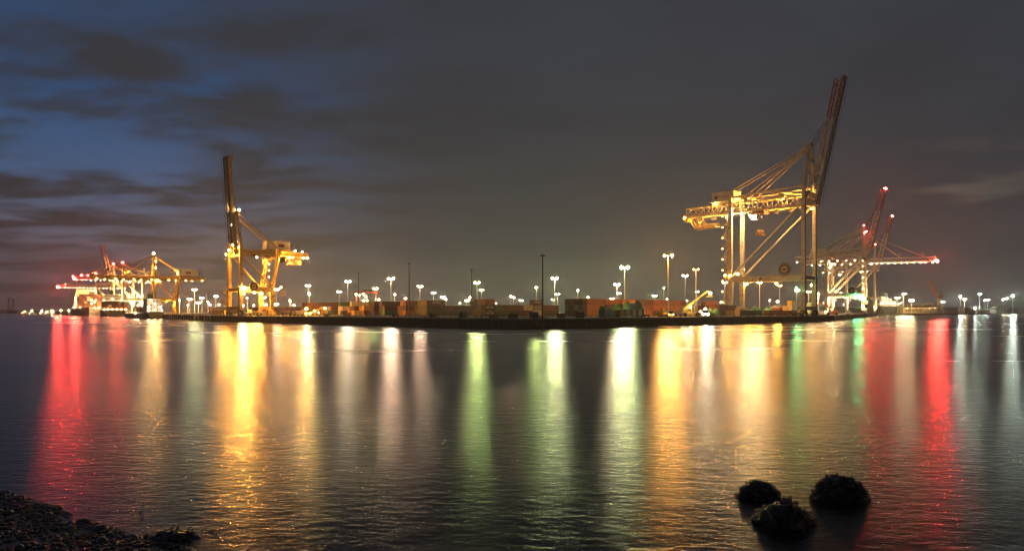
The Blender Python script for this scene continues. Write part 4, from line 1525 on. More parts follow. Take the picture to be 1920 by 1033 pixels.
for wi, (px, D, lens, wide, tiers, pal, nm) in enumerate(WALLS):
    base = Vector((gx(px, D), D))
    a = 0.0
    for ci, ln in enumerate(lens):
        c = base + AV * (a + PITCH_A[ln] / 2)
        nt_ = tiers - (1 if (cr2.random() < (.38 if wi else .12) and tiers > 2) else 0)
        for t in range(nt_):
            col = cr2.choice(pal)
            if wi == 0:
                col = ['orange', 'orange', 'rust red'][t] if ci == 0 else ['rust red', 'orange', 'rust red', 'maroon', 'orange'][(ci * 2 + t) % 5]
            if wi == 1 and (ci, t) in ((3, 1), (4, 0)):
                col = 'cream'
            if wi == 1 and (ci, t) in ((0, 2), (1, 2), (5, 2)):
                col = ['rust red', 'orange', 'rust red'][(0, 1, 5).index(ci)]
            lab = '%s %s container, %s from the left in %s' % (['bottom', 'middle', 'top'][t] if tiers == 3 else (['bottom', 'top'][t] if tiers == 2 else 'single'), col.replace(' ', '-'), ordinal(ci + 1), nm)
            o = container(c.x, c.y, QZ + .02 + t * 2.59, ANG_A, ln, col, lab, 'containers stacked on the terminal')
            txt = None
            if (wi, ci, t) in ((2, 0, 2), (1, 0, 0), (1, 0, 1), (1, 4, 2), (1, 2, 2)) and col != 'cream':
                txt = 'CMA CGM'
            if txt:
                lettering(txt, 1.05 if ln == 20 else 1.2, lett, o, (0, -1.235, 1.35), (math.pi / 2, 0, 0))
                mb = MB()
                mb.bar((-.9, -1.235, 2.1), (0, -1.235, 2.35), .02, .14)
                mb.bar((0, -1.235, 2.35), (.9, -1.235, 2.1), .02, .14)
                mb.build('emblem', lett, o)
        if ci == 0:
            for w in range(1, wide + 1):
                cc = c + BV * (2.62 * w)
                for t in range(tiers - (1 if cr2.random() < .25 and wi else 0)):
                    col = cr2.choice(pal if wi else PAL_DARK)
                    lab = '%s %s end-on container, %s stack left of %s' % (['bottom', 'middle', 'top'][t], col.replace(' ', '-'), ordinal(w), nm)
                    container(cc.x, cc.y, QZ + .02 + t * 2.59, ANG_A, ln, col, lab, 'containers stacked on the terminal')
        a += PITCH_A[ln]

# ------------------------------------------------------------------ plant and vehicles on the quay


def wheels(mb, xs, y, r, w, mi=0):
    for x in xs:
        for k in (-1, 1):
            mb.lathe((x, k * y - w / 2, r), [(r * .6, 0), (r, .05), (r, w - .05), (r * .6, w)], 12, 'y', mi)


def reach_stacker(px, D, rz, label, col, s=1.0, lampk='warm', raise_=39):
    root = empty('reach_stacker', (gx(px, D), D, QZ), rz, label, 'reach stacker')
    root.scale = (s, s, s)
    mb = MB()
    mb.box((0, 0, 1.4), (7.2, 2.4, 1.0))
    mb.box((-2.8, 0, 2.3), (1.8, 2.9, 1.5))
    mb.box((2.6, 0, 1.6), (1.6, 3.4, .7))
    mb.build('chassis', col, root)
    for x, y in ((2.6, 1.6), (2.6, -1.6), (-2.6, 1.3), (-2.6, -1.3)):
        w = MB()
        w.lathe((x, y - .35, .9), [(.5, 0), (.9, .08), (.9, .62), (.5, .7)], 14, 'y')
        w.build('wheel', TYRE, root)
    mb = MB()
    mb.box((-.6, -.2, 2.7), (1.7, 1.6, 1.7))
    c = mb.build('cab', col, root)
    mb = MB()
    mb.box((.27, -.2, 2.85), (.05, 1.4, 1.1))
    mb.box((-.6, -1.02, 2.85), (1.3, .05, 1.0))
    mb.build('window', GLASS, c)
    a = math.radians(raise_)
    p0, d = Vector((-3.0, .3, 3.1)), Vector((math.cos(a), 0, math.sin(a)))
    mb = MB()
    mb.bar(p0, p0 + d * 8, .8, 1.0)
    mb.bar(p0 + d * 7, p0 + d * 12.6, .6, .75)
    mb.bar(p0 + d * 12.6, p0 + d * 12.6 + Vector((.9, 0, -1.2)), .5, .6)
    mb.build('boom', col, root)
    for k in (-.5, .5):
        mb = MB()
        mb.tube((1.2, .3 + k, 1.9), p0 + d * 6 + Vector((0, k, -.3)), .18, 6)
        mb.build('lift_cylinder', STEELDARK, root)
    e = p0 + d * 12.6 + Vector((1.0, 0, -1.6))
    mb = MB()
    mb.box(e, (1.6, 1.6, .7))
    mb.box(e + Vector((0, 0, -.6)), (1.4, 7.5, .35))
    for k in (-1, 1):
        mb.box(e + Vector((0, 3.9 * k, -.75)), (2.4, .35, .5))
        mb.bar(e + Vector((0, 2.2 * k, -.2)), e + Vector((0, .3 * k, .5)), .25)
    mb.build('spreader', col, root)
    bulb(root, e + Vector((.2, -.9, .8)), 'white', .42, .4, 'work_light', False)
    bulb(root, (-.2, -1.25, 4.1), lampk, .35, .3, 'work_light', False)
    bulb(root, (3.7, -.9, 2.2), lampk, .3, .25, 'work_light', False)
    return root


reach_stacker(1296, 300, math.radians(-12), 'yellow reach stacker with its boom raised, spreader lamp shining', YELLOWP, .95)
reach_stacker(1560, 392, math.radians(160), 'orange reach stacker with its boom lowered below the peach masts', ORANGEP, .8, 'warm', 28)
reach_stacker(590, 430, math.radians(30), 'dark yellow reach stacker parked before the mixed containers', YELLOWP, .6, 'warm', 20)


def tractor(px, D, rz, label, col, trailer=True, s=1.0, lampk=None, gn=.3):
    root = empty('terminal_tractor', (gx(px, D), D, QZ), rz, label, 'truck')
    root.scale = (s, s, s)
    mb = MB()
    mb.box((2.2, 0, 1.9), (1.9, 2.3, 2.2))
    mb.box((2.0, 0, 3.05), (1.5, 2.2, .12))
    c = mb.build('cab', col, root)
    mb = MB()
    mb.box((3.17, 0, 2.35), (.05, 2.0, .95))
    for k in (-1, 1):
        mb.box((2.3, 1.17 * k, 2.35), (1.2, .05, .85))
    mb.build('window', GLASS, c)
    mb = MB()
    mb.box((0.2, 0, .95), (6.2, 1.1, .35))
    if trailer:
        mb.box((-5.6, 0, 1.35), (12.4, 2.3, .3))
    mb.build('chassis', STEELDARK, root)
    for x in ((2.2, -1.6) + ((-9.0, -10.4) if trailer else ())):
        for k in (-1, 1):
            w = MB()
            w.lathe((x, k * 1.0 - .18, .52), [(.3, 0), (.52, .05), (.52, .31), (.3, .36)], 12, 'y')
            w.build('wheel', TYRE, root)
    if lampk:
        for k in (-1, 1):
            bulb(root, (3.25, .8 * k, 1.1), lampk, .22, gn, 'headlight', False)
    return root


def van(px, D, rz, label, col, lampk=None, s=1.0, beacon=0):
    root = empty('van', (gx(px, D), D, QZ), rz, label, 'van')
    root.scale = (s, s, s)
    mb = MB()
    prof = [(-2.5, .45), (2.5, .45), (2.55, 1.1), (1.7, 1.3), (1.0, 2.05), (-2.45, 2.1)]
    n = len(prof)
    mb.add([(x, y, z) for y in (-.95, .95) for x, z in prof], [tuple(range(n))[::-1], tuple(range(n, 2 * n))] + [(i, (i + 1) % n, n + (i + 1) % n, n + i) for i in range(n)])
    mb.build('body', col, root)
    mb = MB()
    mb.bar((1.72, 0, 1.34), (1.04, 0, 2.0), 1.6, .04)
    for k in (-1, 1):
        mb.box((.4, .955 * k, 1.65), (1.0, .03, .5))
    mb.build('window', GLASS, root)
    for x in (-1.6, 1.6):
        for k in (-1, 1):
            w = MB()
            w.lathe((x, k * .85 - .12, .34), [(.2, 0), (.34, .03), (.34, .21), (.2, .24)], 12, 'y')
            w.build('wheel', TYRE, root)
    if lampk:
        for k in (-1, 1):
            bulb(root, (2.62, .7 * k, .8), lampk, .2, .3, 'headlight', False)
    if beacon:
        bulb(root, (.3, 0, 2.45), lampk, .34, beacon, 'beacon', False)
    return root


tractor(1207, 275, math.radians(-140), 'dark terminal tractor parked between the striped flat rack and the buoy', paint('cab_dark', (.05, .045, .04), .4), False, lampk='lime', gn=2.2)
tractor(1275, 300, math.radians(44), 'cream-loaded terminal tractor beside the yellow buoy', WHITEPAINT, True, lampk='warm')
tractor(530, 356, math.radians(135), 'dark trailer truck parked right of the ochre crane legs', paint('cab_dark', (0, 0, 0)), True)
tractor(470, 372, math.radians(135), 'pale truck parked under the ochre crane', WHITEPAINT, True, lampk='warm')
tractor(1500, 372, math.radians(45), 'truck parked below the lime lamp mast', YELLOWP, True, lampk='warm')
van(1322, 292, math.radians(-100), 'white van with bright headlights shining over the quay', WHITEPAINT, 'white', 1.3, .8)
van(558, 352, math.radians(140), 'white van parked under the low red containers', WHITEPAINT, None, 1.2)
van(574, 345, math.radians(-60), 'orange van with an amber lamp shining at the quay edge', YELLOWP, 'sodium', 1.4, 2.2)
van(420, 400, math.radians(135), 'yellow van parked left of the ochre crane legs', YELLOWP, None, 1.3)
van(1258, 290, math.radians(-100), 'yellow van with warm headlights below the tall orange mast', YELLOWP, 'sodium', 1.1)
van(1545, 395, math.radians(45), 'pale van parked by the first fender piles', WHITEPAINT, 'warm', 1.2)
van(1590, 520, math.radians(60), 'white van parked below the far pale cranes', WHITEPAINT, 'warm', 1.4)

# cream load lying on the trailer, tarpaulin heaps, flat rack, buoy and small stores along the apron


def lump(name, px, D, w, dep, h, mat, label, cat, seed, group=None):
    rr = random.Random(seed)
    mb = MB()
    nu, nv = 22, 9
    ph = [rr.uniform(0, 6) for _ in range(5)]
    vs = []
    for j in range(nv):
        v = j / (nv - 1)
        for i in range(nu):
            a = 2 * math.pi * i / nu
            k = 1 + .10 * math.sin(3 * a + ph[0]) + .06 * math.sin(7 * a + ph[1])
            rad = (math.cos(v * 1.45) ** .5) * k
            vs.append((w / 2 * rad * math.cos(a), dep / 2 * rad * math.sin(a), h * math.sin(v * 1.5) * (1 + .16 * math.sin(2 * a + ph[2]) + .08 * math.sin(5 * a + ph[3])) + rr.uniform(-.04, .04)))
    mb.add(vs, [(j * nu + i, j * nu + (i + 1) % nu, (j + 1) * nu + (i + 1) % nu, (j + 1) * nu + i) for j in range(nv - 1) for i in range(nu)] + [tuple((nv - 1) * nu + i for i in range(nu))])
    o = mb.build(name, mat, None, True, (gx(px, D), D, QZ))
    return tag(o, label, cat, group)


lump('tarpaulin_heap', 1142, 262, 4.6, 4, 3.3, TARPW, 'pale green tarpaulin heap left of the striped flat rack', 'tarpaulin', 1)
lump('tarpaulin_heap', 1160, 285, 5.0, 4, 4.6, TARP, 'low green tarpaulin heap behind the striped flat rack', 'tarpaulin', 2)
lump('tarpaulin_heap', 1186, 283, 9.0, 4, 5.4, TARPW, 'long arched pale tarpaulin over the striped flat rack', 'tarpaulin', 3)
lump('tarpaulin_heap', 1337, 298, 5.5, 4, 3.0, TARP, 'green tarpaulin heap beside the white van', 'tarpaulin', 4)
lump('tarpaulin_heap', 1416, 372, 6, 4, 4.0, paint('tarp_teal', (.05, .22, .12), .6, .3, .7), 'teal tarpaulin heap under the biggest crane beam', 'tarpaulin', 5)
lump('tarpaulin_heap', 1441, 372, 5, 4, 3.6, paint('tarp_teal', (0, 0, 0)), 'second teal tarpaulin heap beside the low boxes', 'tarpaulin', 6)
lump('shrub', 1128, 262, 2.8, 2.5, 3.6, GREENP, 'dark green bush in a planter left of the tarpaulin', 'shrub', 7)
root = empty('flat_rack', (gx(1179, 268), 268, QZ), math.radians(44), 'flat rack of yellow and rust striped panels under green tarpaulin', 'flat rack')
mb = MB()
mb.box((0, 0, .35), (13.5, 2.4, .4))
for k in (-1, 1):
    mb.box((6.6 * k, 0, 1.5), (.3, 2.4, 2.4))
mb.build('frame', STEELDARK, root)
for i in range(7):
    mb = MB()
    mb.box((-5.5 + 1.83 * i, -.2, 1.75), (1.75, 2.0, 2.3))
    mb.build('panel', YELLOWP if i % 2 == 0 else paint('panel_rust', (.22, .07, .03), .5), root)
root = empty('navigation_buoy', (gx(1242, 290), 290, QZ), 0, 'saucer-shaped yellow steel buoy with a small turret on the quay', 'buoy')
mb = MB()
mb.lathe((0, 0, .5), [(.6, 0), (1.6, .25), (2.3, .9), (2.45, 1.3), (2.2, 1.65), (1.2, 2.0), (.5, 2.1)], 24)
mb.build('hull', YELLOWP, root, True)
mb = MB()
mb.lathe((0, 0, 2.6), [(.42, 0), (.42, .8), (.3, .95)], 12)
mb.build('turret', YELLOWP, root)
mb = MB()
mb.box((0, 0, .25), (3.0, 3.0, .5))
mb.build('cradle', STEELDARK, root)
root = empty('switch_house', (gx(1391, 352), 352, QZ), math.radians(44), 'cream cabin with a row of dark round vents beside the crane foot', 'cabin')
mb = MB()
mb.box((0, 0, 1.9), (8, 3, 3.4))
for k in range(5):
    mb.box((-3.2 + 1.6 * k, 0, 3.9), (.5, 1.6, .8))
mb.build('wall', CREAM, root)
for k in range(4):
    mb = MB()
    mb.lathe((-2.7 + 1.8 * k, -1.56, 2.4), [(.25, 0), (.25, .06)], 10, 'y')
    mb.build('vent', BLACKINK, root)
root = empty('gate_hut', (gx(1465, 420), 420, QZ), math.radians(40), 'low red-walled shed with a pale roof under the biggest crane', 'shed')
mb = MB()
mb.box((0, 0, 2.0), (14, 6, 4.0))
mb.build('wall', REDP, root)
mb = MB()
mb.add([(-7.4, -3.4, 4), (7.4, -3.4, 4), (7.4, 3.4, 4), (-7.4, 3.4, 4), (-7.4, 0, 5.6), (7.4, 0, 5.6)], [(0, 1, 5, 4), (2, 3, 4, 5), (0, 4, 3), (1, 2, 5), (3, 2, 1, 0)])
mb.build('roof', HOUSE, root)
root = empty('storage_tank', (gx(1521, 380), 380, QZ), 0, 'pale green upright tank behind the crane front legs', 'tank')
mb = MB()
mb.lathe((0, 0, 1.2), [(3, 0), (3, 4.6), (2.2, 5.2), (.4, 5.6)], 20)
mb.build('shell', paint('tank_green', (.40, .48, .36), .5), root)
mb = MB()
for k in range(4):
    a = k * math.pi / 2 + .4
    mb.bar((2.4 * math.cos(a), 2.4 * math.sin(a), 0), (2.4 * math.cos(a), 2.4 * math.sin(a), 1.4), .35)
mb.build('leg', STEELDARK, root)
# wooden crates and dark stores along the apron edge
APRON = [(612, 330, 'brown'), (652, 318, 'yellow'), (696, 305, 'cream'), (741, 296, 'brown'), (812, 272, 'brown'), (868, 258, 'black'), (925, 245, 'brown'), (962, 240, 'black'), (1001, 240, 'dark blue'), (1012, 243, 'cream'), (1052, 246, 'brown'), (1088, 250, 'black')]
for i, (px, D, cn) in enumerate(APRON):
    mb = MB()
    hh = .9 + .5 * (i % 3)
    mb.box((0, 0, hh / 2 + .1), (2.4, 1.8, hh))
    for k in (-1, 1):
        mb.box((k * .8, 0, .05), (.2, 1.8, .1))
        mb.box((k * .9, -.93, hh / 2 + .1), (.15, .06, hh))
    mb.box((0, -.93, hh * .5 + .1), (2.4, .05, .15))
    o = mb.build('cargo_crate', CM[cn], None, False, (gx(px, D), D, QZ))
    o.rotation_euler = (0, 0, math.radians(44 if px > 990 else -45))
    tag(o, '%s cargo crate, %s from the left along the front apron rail' % (cn, ordinal(i + 1)), 'crate', 'crates along the front apron')

# red gantry over the stacks
root = empty('gantry_crane', (gx(687, 520), 520, QZ), math.radians(-28), 'small red rubber-tyred gantry with lamps over the container stacks', 'gantry crane')
for x in (-4.6, 4.6):
    for y in (-6, 6):
        mb = MB()
        mb.bar((x, y, 1), (x, y, 15.4), .9, .9)
        mb.build('leg', REDP, root)
        mb = MB()
        mb.lathe((x - .4, y, .7), [(.7, 0), (.7, .8)], 12, 'x')
        mb.build('wheel', TYRE, root)
for y in (-6, 6):
    mb = MB()
    mb.bar((-5.8, y, 15.6), (5.8, y, 15.6), .9, 1.3)
    for k in range(9):
        mb.bar((-5.6 + 1.4 * k, y, 16.2), (-5.6 + 1.4 * k, y, 17.3), .1)
    mb.build('top_beam', REDP, root)
mb = MB()
mb.box((1.0, 0, 16.9), (3.4, 6, 1.6))
mb.box((2.6, -3.6, 13.6), (1.6, 1.6, 2.0))
mb.build('trolley', STEELDARK, root)
for x in (-4.6, 4.6):
    mb = MB()
    mb.bar((x, -6, 1.6), (x, 6, 1.6), .8, 1.0)
    mb.build('sill_beam', REDP, root)
for x, y, z in ((-3.9, -6.4, 14.0), (-1.2, -6.4, 13), (2.6, -6.4, 14.2), (5, -6.4, 12.2), (-1, 2, 9.8), (1.6, -5, 9.5)):
    bulb(root, (x, y, z), 'warm', .38, .6)

# ------------------------------------------------------------------ ships


def hull(mb, L_, beam, hgt, bowfirst, flare=.62, mi=0, draft=-.5):
    """lofted hull, x from 0 (end facing the camera) to L_"""
    st = []
    n = 14
    for i in range(n + 1):
        t = i / n
        if bowfirst:
            wd = min(1, (t / .22)) ** .55 if t < .22 else (1 if t < .92 else 1 - (t - .92) * 2)
            wk = max(.02, min(1, (t / .34)) ** 1.1) * (1 if t < .85 else 1 - (t - .85) * 4)
        else:
            wd = .92 + .08 * min(1, t / .1) if t < .78 else max(.04, 1 - ((t - .78) / .22) ** 2)
            wk = .45 + .5 * min(1, t / .25) if t < .7 else max(.02, .95 * (1 - ((t - .7) / .3) ** 1.4))
        sh = hgt * (1 + (.18 * max(0, 1 - t / .15) if bowfirst else .03 * max(0, 1 - t / .1)))
        st.append((t * L_, wd * beam / 2, max(.02, wk) * beam / 2, sh))
    vs = []
    for x, wd, wk, h in st:
        for k in (-1, 1):
            pass
        ring = [(-wd, h), (-wd, h * .72), (-(wd * .55 + wk * .45), h * .34), (-wk, draft), (wk, draft), ((wd * .55 + wk * .45), h * .34), (wd, h * .72), (wd, h)]
        vs += [(x, y, z) for y, z in ring]
    fs = []
    for i in range(n):
        for j in range(8):
            fs.append((i * 8 + j, i * 8 + (j + 1) % 8, (i + 1) * 8 + (j + 1) % 8, (i + 1) * 8 + j))
    fs.append(tuple(range(8)))
    fs.append(tuple(n * 8 + j for j in range(8))[::-1])
    mb.add(vs, fs, mi)


def ship(name, x, y, rz, L_, beam, hgt, bow, hullcol, label, house=None, cat='ship'):
    root = empty(name, (x, y, 0), rz, label, cat, 'moored ships')
    mb = MB()
    hull(mb, L_, beam, hgt, bow)
    mb.build('hull', hullcol, root)
    if house:
        x0, x1, w, h = house
        mb = MB()
        nd = max(2, int(h / 2.7))
        for k in range(nd):
            mb.box(((x0 + x1) / 2, 0, hgt + (k + .5) * h / nd), ((x1 - x0) * (1 - .05 * k), w * (1 - .04 * k), h / nd - .12))
            mb.box(((x0 + x1) / 2, 0, hgt + (k + 1) * h / nd - .06), ((x1 - x0) * (1 - .05 * k) + .8, w * (1 - .04 * k) + .8, .12))
        hs = mb.build('deckhouse', WHITEPAINT, root)
        m = min(8, max(3, int(w / 1.8)))
        for k in range(min(nd, 5)):
            for i in range(m):
                mb = MB()
                mb.box((x0 - .02 + .025 * k * (x1 - x0), -w * .42 + w * .84 * i / (m - 1), hgt + (k + .55) * h / nd), (.1, .8, .8))
                mb.build('window', GLASS, hs)
        mb = MB()
        mb.bar(((x0 + x1) / 2, 0, hgt + h), ((x0 + x1) / 2, 0, hgt + h + 5.5), .35)
        mb.bar(((x0 + x1) / 2, -2.4, hgt + h + 3.4), ((x0 + x1) / 2, 2.4, hgt + h + 3.4), .2)
        mb.bar(((x0 + x1) / 2, -1.5, hgt + h + 4.6), ((x0 + x1) / 2, 1.5, hgt + h + 4.6), .16)
        mb.build('mast', STEELDARK, root)
        mb = MB()
        mb.box((x1 - 1.5, 0, hgt + h + 1.6), (2.6, 3.0, 3.4))
        mb.build('funnel', GREENP, root)
    return root


HULLGREY = paint('hull_grey', (.16, .13, .11), .45, .3, .2)
HULLGREEN = paint('hull_green', (.035, .07, .045), .4, .3, .2)
HULLRED = paint('hull_brown', (.22, .11, .06), .5, .3, .2)


def along_w(px, D):
    return gx(px, D), D


AW = math.atan2(.843, -.538)     # ship x axis pointing away along the left quay
s2 = ship('container_ship', gx(216, 655), 655, AW, 60, 19.5, 5.6, False, HULLGREY, 'container ship moored stern-on, its deck stacked with three tiers', (34, 44, 15, 15))
s1 = ship('container_ship', gx(167, 800), 800, AW, 150, 33, 8.0, True, HULLGREY, 'larger container ship with high stacks, moored beyond the stern-on one', (60, 74, 28, 22))
s4 = ship('cargo_ship', gx(292, 478), 478, AW + .12, 48, 10.5, 4.3, False, HULLGREEN, 'green-hulled cargo ship with a dazzling white deckhouse', (4, 15, 9.0, 8.6))
s3 = ship('barge', gx(263, 500), 500, AW + .1, 40, 8.5, 3.0, False, HULLRED, 'small brown-hulled vessel carrying pale upright tanks', None, 'barge')
for k in range(4):
    mb = MB()
    mb.lathe((3 + 2.2 * (k // 2), -1.9 + 3.8 * (k % 2), 2.9), [(1.7, 0), (1.7, 4.6), (1.3, 5.0), (.3, 5.2)], 16)
    mb.build('tank', CREAM, s3)
for root_, nx, nz, w0, zz, x0, nm, seed in ((s2, 8, 3, 2.44, 5.75, 3, 'the stern-on container ship', 3), (s1, 11, 6, 2.5, 8.15, 16, 'the larger container ship', 4)):
    rr = random.Random(seed)
    M0 = Matrix.Translation(root_.location) @ Matrix.Rotation(root_.rotation_euler.z, 4, 'Z')
    for j in range(nx):
        for t in range(nz - (1 if nz > 3 and j in (0, 1) else 0) + (1 if nz > 3 and j in (6, 7) else 0)):
            p = M0 @ Vector((x0 + 6.2, -(j - (nx - 1) / 2) * 2.5, zz + 2.6 * t))
            col = rr.choice(['brown', 'rust red', 'maroon', 'orange', 'brown', 'cream'])
            container(p.x, p.y, p.z, root_.rotation_euler.z, 40, col, '%s container on %s, %s tier up, %s from its left' % (col.replace(' ', '-'), nm, ordinal(t + 1), ordinal(nx - j)), 'containers on the moored ships')
# deck lamps of the ships
for r_, pts, k, rad, gn in ((s2, [(2, y, 6.3) for y in (-8.5, -5, -1.5, 2, 5.5, 8.5)] + [(30, -7, 15), (30, 0, 16), (30, 7, 15)], 'warm', .36, .15),
                            (s1, [(12, y, 8.8) for y in (-14, -10, -6, -2, 3, 8, 13)] + [(15.5, 12, 12), (15.5, 12, 16), (15.5, 12, 20), (15.4, -3, 13), (15.4, -3, 17), (15.4, -6, 15)], 'warm', .42, .15),
                            (s4, [(2.0, -3.5, 7.6), (2.0, 0, 9.5), (2.0, 3.5, 7.8), (1.5, 0, 5.6), (1.2, -4, 5.4), (1.2, 4, 5.4), (3, 2, 12.0)], 'white', .36, .04),
                            (s3, [(1, 0, 3.8), (1, -3, 3.6), (1, 3, 3.6), (6, 0, 9)], 'warm', .4, .2)):
    for p in pts:
        bulb(r_, p, k, rad, gn, 'deck_light', False)

# right: research-type ship behind the jetty
s5 = ship('ship', gx(1645, 905), 905, math.radians(4), 26, 13, 11, False, paint('hull_dark', (.05, .055, .05), .4, .3, .2), 'dark-hulled white ship floodlit behind the low jetty', None)
mb = MB()
for k, (x0, x1, w, h) in enumerate(((0, 25, 11, 3), (1, 21, 10, 3), (2, 16, 9, 3), (3, 8, 7, 3))):
    mb.box(((x0 + x1) / 2, 0, 11 + 3 * k + 1.45), (x1 - x0, w, 2.9))
    mb.box(((x0 + x1) / 2, 0, 11 + 3 * k + 2.95), (x1 - x0 + .8, w + .8, .12))
dh = mb.build('deckhouse', WHITEPAINT, s5)
for k, (x0, x1, w) in enumerate(((0, 25, 11), (1, 21, 10), (2, 16, 9))):
    for i in range(int((x1 - x0) / 2)):
        mb = MB()
        mb.box((x0 + 1 + 2 * i, -w / 2 - .02, 12.6 + 3 * k), (.9, .08, .9))
        mb.build('window', GLASS, dh)
mb = MB()
mb.bar((10, 0, 20), (10, 0, 27), 4.6, 5.2, 4.0, 4.4)
mb.build('funnel', paint('funnel_teal', (.12, .26, .25), .5), s5)
mb = MB()
mb.bar((3, 0, 22), (3, 0, 31), .5)
mb.bar((3, -2, 27.5), (3, 2, 27.5), .25)
mb.build('mast', STEELDARK, s5)
for p in ((0, -7.5, 14), (4, -7.5, 16), (8, -7.5, 15), (13, -7.5, 14), (18, -7.5, 15.5), (23, -7.5, 14), (9, -6.5, 20.5), (26.5, -7, 15)):
    bulb(s5, p, 'white', .4, .04, 'deck_light', False)

# ------------------------------------------------------------------ far right shore
mb = MB()
jx0, jx1 = gx(1650, 790), gx(1692, 790)
mb.box(((jx0 + jx1) / 2, 792, 1.2), (jx1 - jx0, 9, .8))
for i in range(9):
    for k in (-1, 1):
        mb.tube((jx0 + 1.5 + (jx1 - jx0 - 3) * i / 8, 792 + 4 * k, -2), (jx0 + 1.5 + (jx1 - jx0 - 3) * i / 8, 792 + 4 * k, .9), .3, 6)
tag(mb.build('jetty', paint('jetty_concrete', (.34, .33, .26), .7, .3, .3)), 'low pale jetty in front of the white ship', 'jetty')

root = empty('warehouse', (gx(1717, 905), 905, 1.9), math.radians(6), 'long yellow-lit gabled warehouse with a row of windows', 'warehouse')
wl = 43
mb = MB()
mb.add([(-wl / 2, -9, 0), (wl / 2, -9, 0), (wl / 2, 9, 0), (-wl / 2, 9, 0), (-wl / 2, -9, 7), (wl / 2, -9, 7), (wl / 2, 9, 7), (-wl / 2, 9, 7), (-wl / 2, 0, 10.6), (wl / 2, 0, 10.6)],
       [(0, 1, 5, 4), (2, 3, 7, 6), (1, 2, 6, 9, 5), (3, 0, 4, 8, 7)])
mb.build('wall', paint('warehouse_brick', (.44, .36, .16), .7, .2, .4), root)
mb = MB()
for k in (-1, 1):
    mb.bar((-wl / 2 - .6, k * 4.8, 8.75), (wl / 2 + .6, k * 4.8, 8.75), 10.3, .25, up=(0, k * -.37, .93))
mb.box((-6, 0, 10.9), (1.2, 1.2, 1.0))
mb.box((9, 0, 10.9), (1.2, 1.2, 1.0))
mb.build('roof', paint('warehouse_roof', (.36, .36, .22), .7, .2, .4), root)
for i in range(13):
    mb = MB()
    mb.box((-18.5 + 3.1 * i, -9.03, 4.0), (1.3, .1, 2.6))
    mb.box((-18.5 + 3.1 * i, -9.08, 4.0), (.12, .1, 2.6))
    mb.build('window', HOUSE if i > 6 else GLASS, root)
mb = MB()
mb.box((wl / 2 + .05, 1, 2.6), (.15, 5, 5))
mb.build('door', WHITEPAINT, root)
for i in range(6):  # eave lamps added to brighten the warehouse front
    bulb(root, (-18 + 7.2 * i, -10.6, 6.4), 'warm', .14, .12, 'added_wall_light')
root = empty('loading_hoist', (gx(1742, 898), 898, 1.9), 0, 'yellow arched hoist frame over the warehouse end', 'hoist')
mb = MB()
pp = [Vector((-9, 0, 8.5)), Vector((-5, 0, 10.8)), Vector((-2, 0, 12.6)), Vector((1, 0, 13.3)), Vector((3.2, 0, 12.6)), Vector((4.4, 0, 10.0)), Vector((4.8, 0, 7.0))]
for a_, b_ in zip(pp, pp[1:]):
    mb.bar(a_, b_, .8, .9)
mb.build('arm', YELLOWP, root)
mb = MB()
mb.bar((4.8, 0, 0), (4.8, 0, 7.2), .6)
mb.bar((-8.6, 0, 0), (-8.6, 0, 8.6), .6)
mb.build('post', STEELDARK, root)

root = empty('dock_crane', (gx(1761, 905), 905, 1.9), math.radians(-10), 'dockside jib crane with an orange jib raised to the left', 'crane')
for x in (-3.4, 3.4):
    for y in (-3.4, 3.4):
        mb = MB()
        mb.bar((x, y, 0), (x * .45, y * .45, 10.5), .9, .9)
        mb.build('leg', CREAM, root)
mb = MB()
mb.box((0, 0, 11), (5.4, 5.4, 1.2))
mb.lathe((0, 0, 11.5), [(2.1, 0), (2.1, 6), (2.6, 6.2), (2.6, 6.8)], 16)
mb.build('pedestal', CREAM, root)
mb = MB()
mb.box((1.2, 0, 20.5), (6, 4, 4.2))
mb.bar((2.4, 0, 22), (2.0, 0, 28), 1.2)
mb.bar((4.2, 0, 19), (4.0, 0, 25), 1.0)
mb.build('machine_house', paint('crane_olive', (.16, .17, .12), .5, .3, .4), root)
mb = MB()
truss(mb, (-1.8, 0, 20.5), Vector((-.42, 0, 1)), Vector((-1, 0, -.42)), 22, 2.0, 2.0, 2.2, .45, .25, deck=False, taper=.4)
mb.build('jib', ORANGEP, root)
mb = MB()
mb.tube((2.0, 0, 27.6), (-9.5, 0, 39), .12, 5)
mb.build('luffing_rope', ROPE, root)

for i in range(4):
    mb = MB()
    mb.lathe((0, 0, 0), [(1.05, 0), (1.05, 6.2 + .5 * (i > 2)), (.7, 6.8 + .5 * (i > 2)), (.2, 7.0 + .5 * (i > 2))], 14)
    o = mb.build('silo', WHITEPAINT, None, True, (gx(1799 + 2.9 * i, 915), 915, 1.9))
    tag(o, 'slim white silo standing in the short row under the dazzling mast', 'silo', 'white silos')
root = empty('shed', (gx(1865, 1180), 1180, 1.9), 0, 'distant flat shed with a glowing red front', 'shed')
mb = MB()
mb.box((0, 0, 5), (16, 8, 10))
mb.build('wall', paint('shed_wall', (.2, .18, .15), .7), root)
mb = MB()
mb.box((0, -4.1, 8.6), (12.5, .15, 2.6))
m = bpy.data.materials.new('red_fascia')
nt, N, L = nodes(m)
N['Principled BSDF'].inputs['Emission Color'].default_value = (1, .12, .05, 1)
N['Principled BSDF'].inputs['Emission Strength'].default_value = .7
mb.build('lit_fascia', m, root)
shr = random.Random(9)
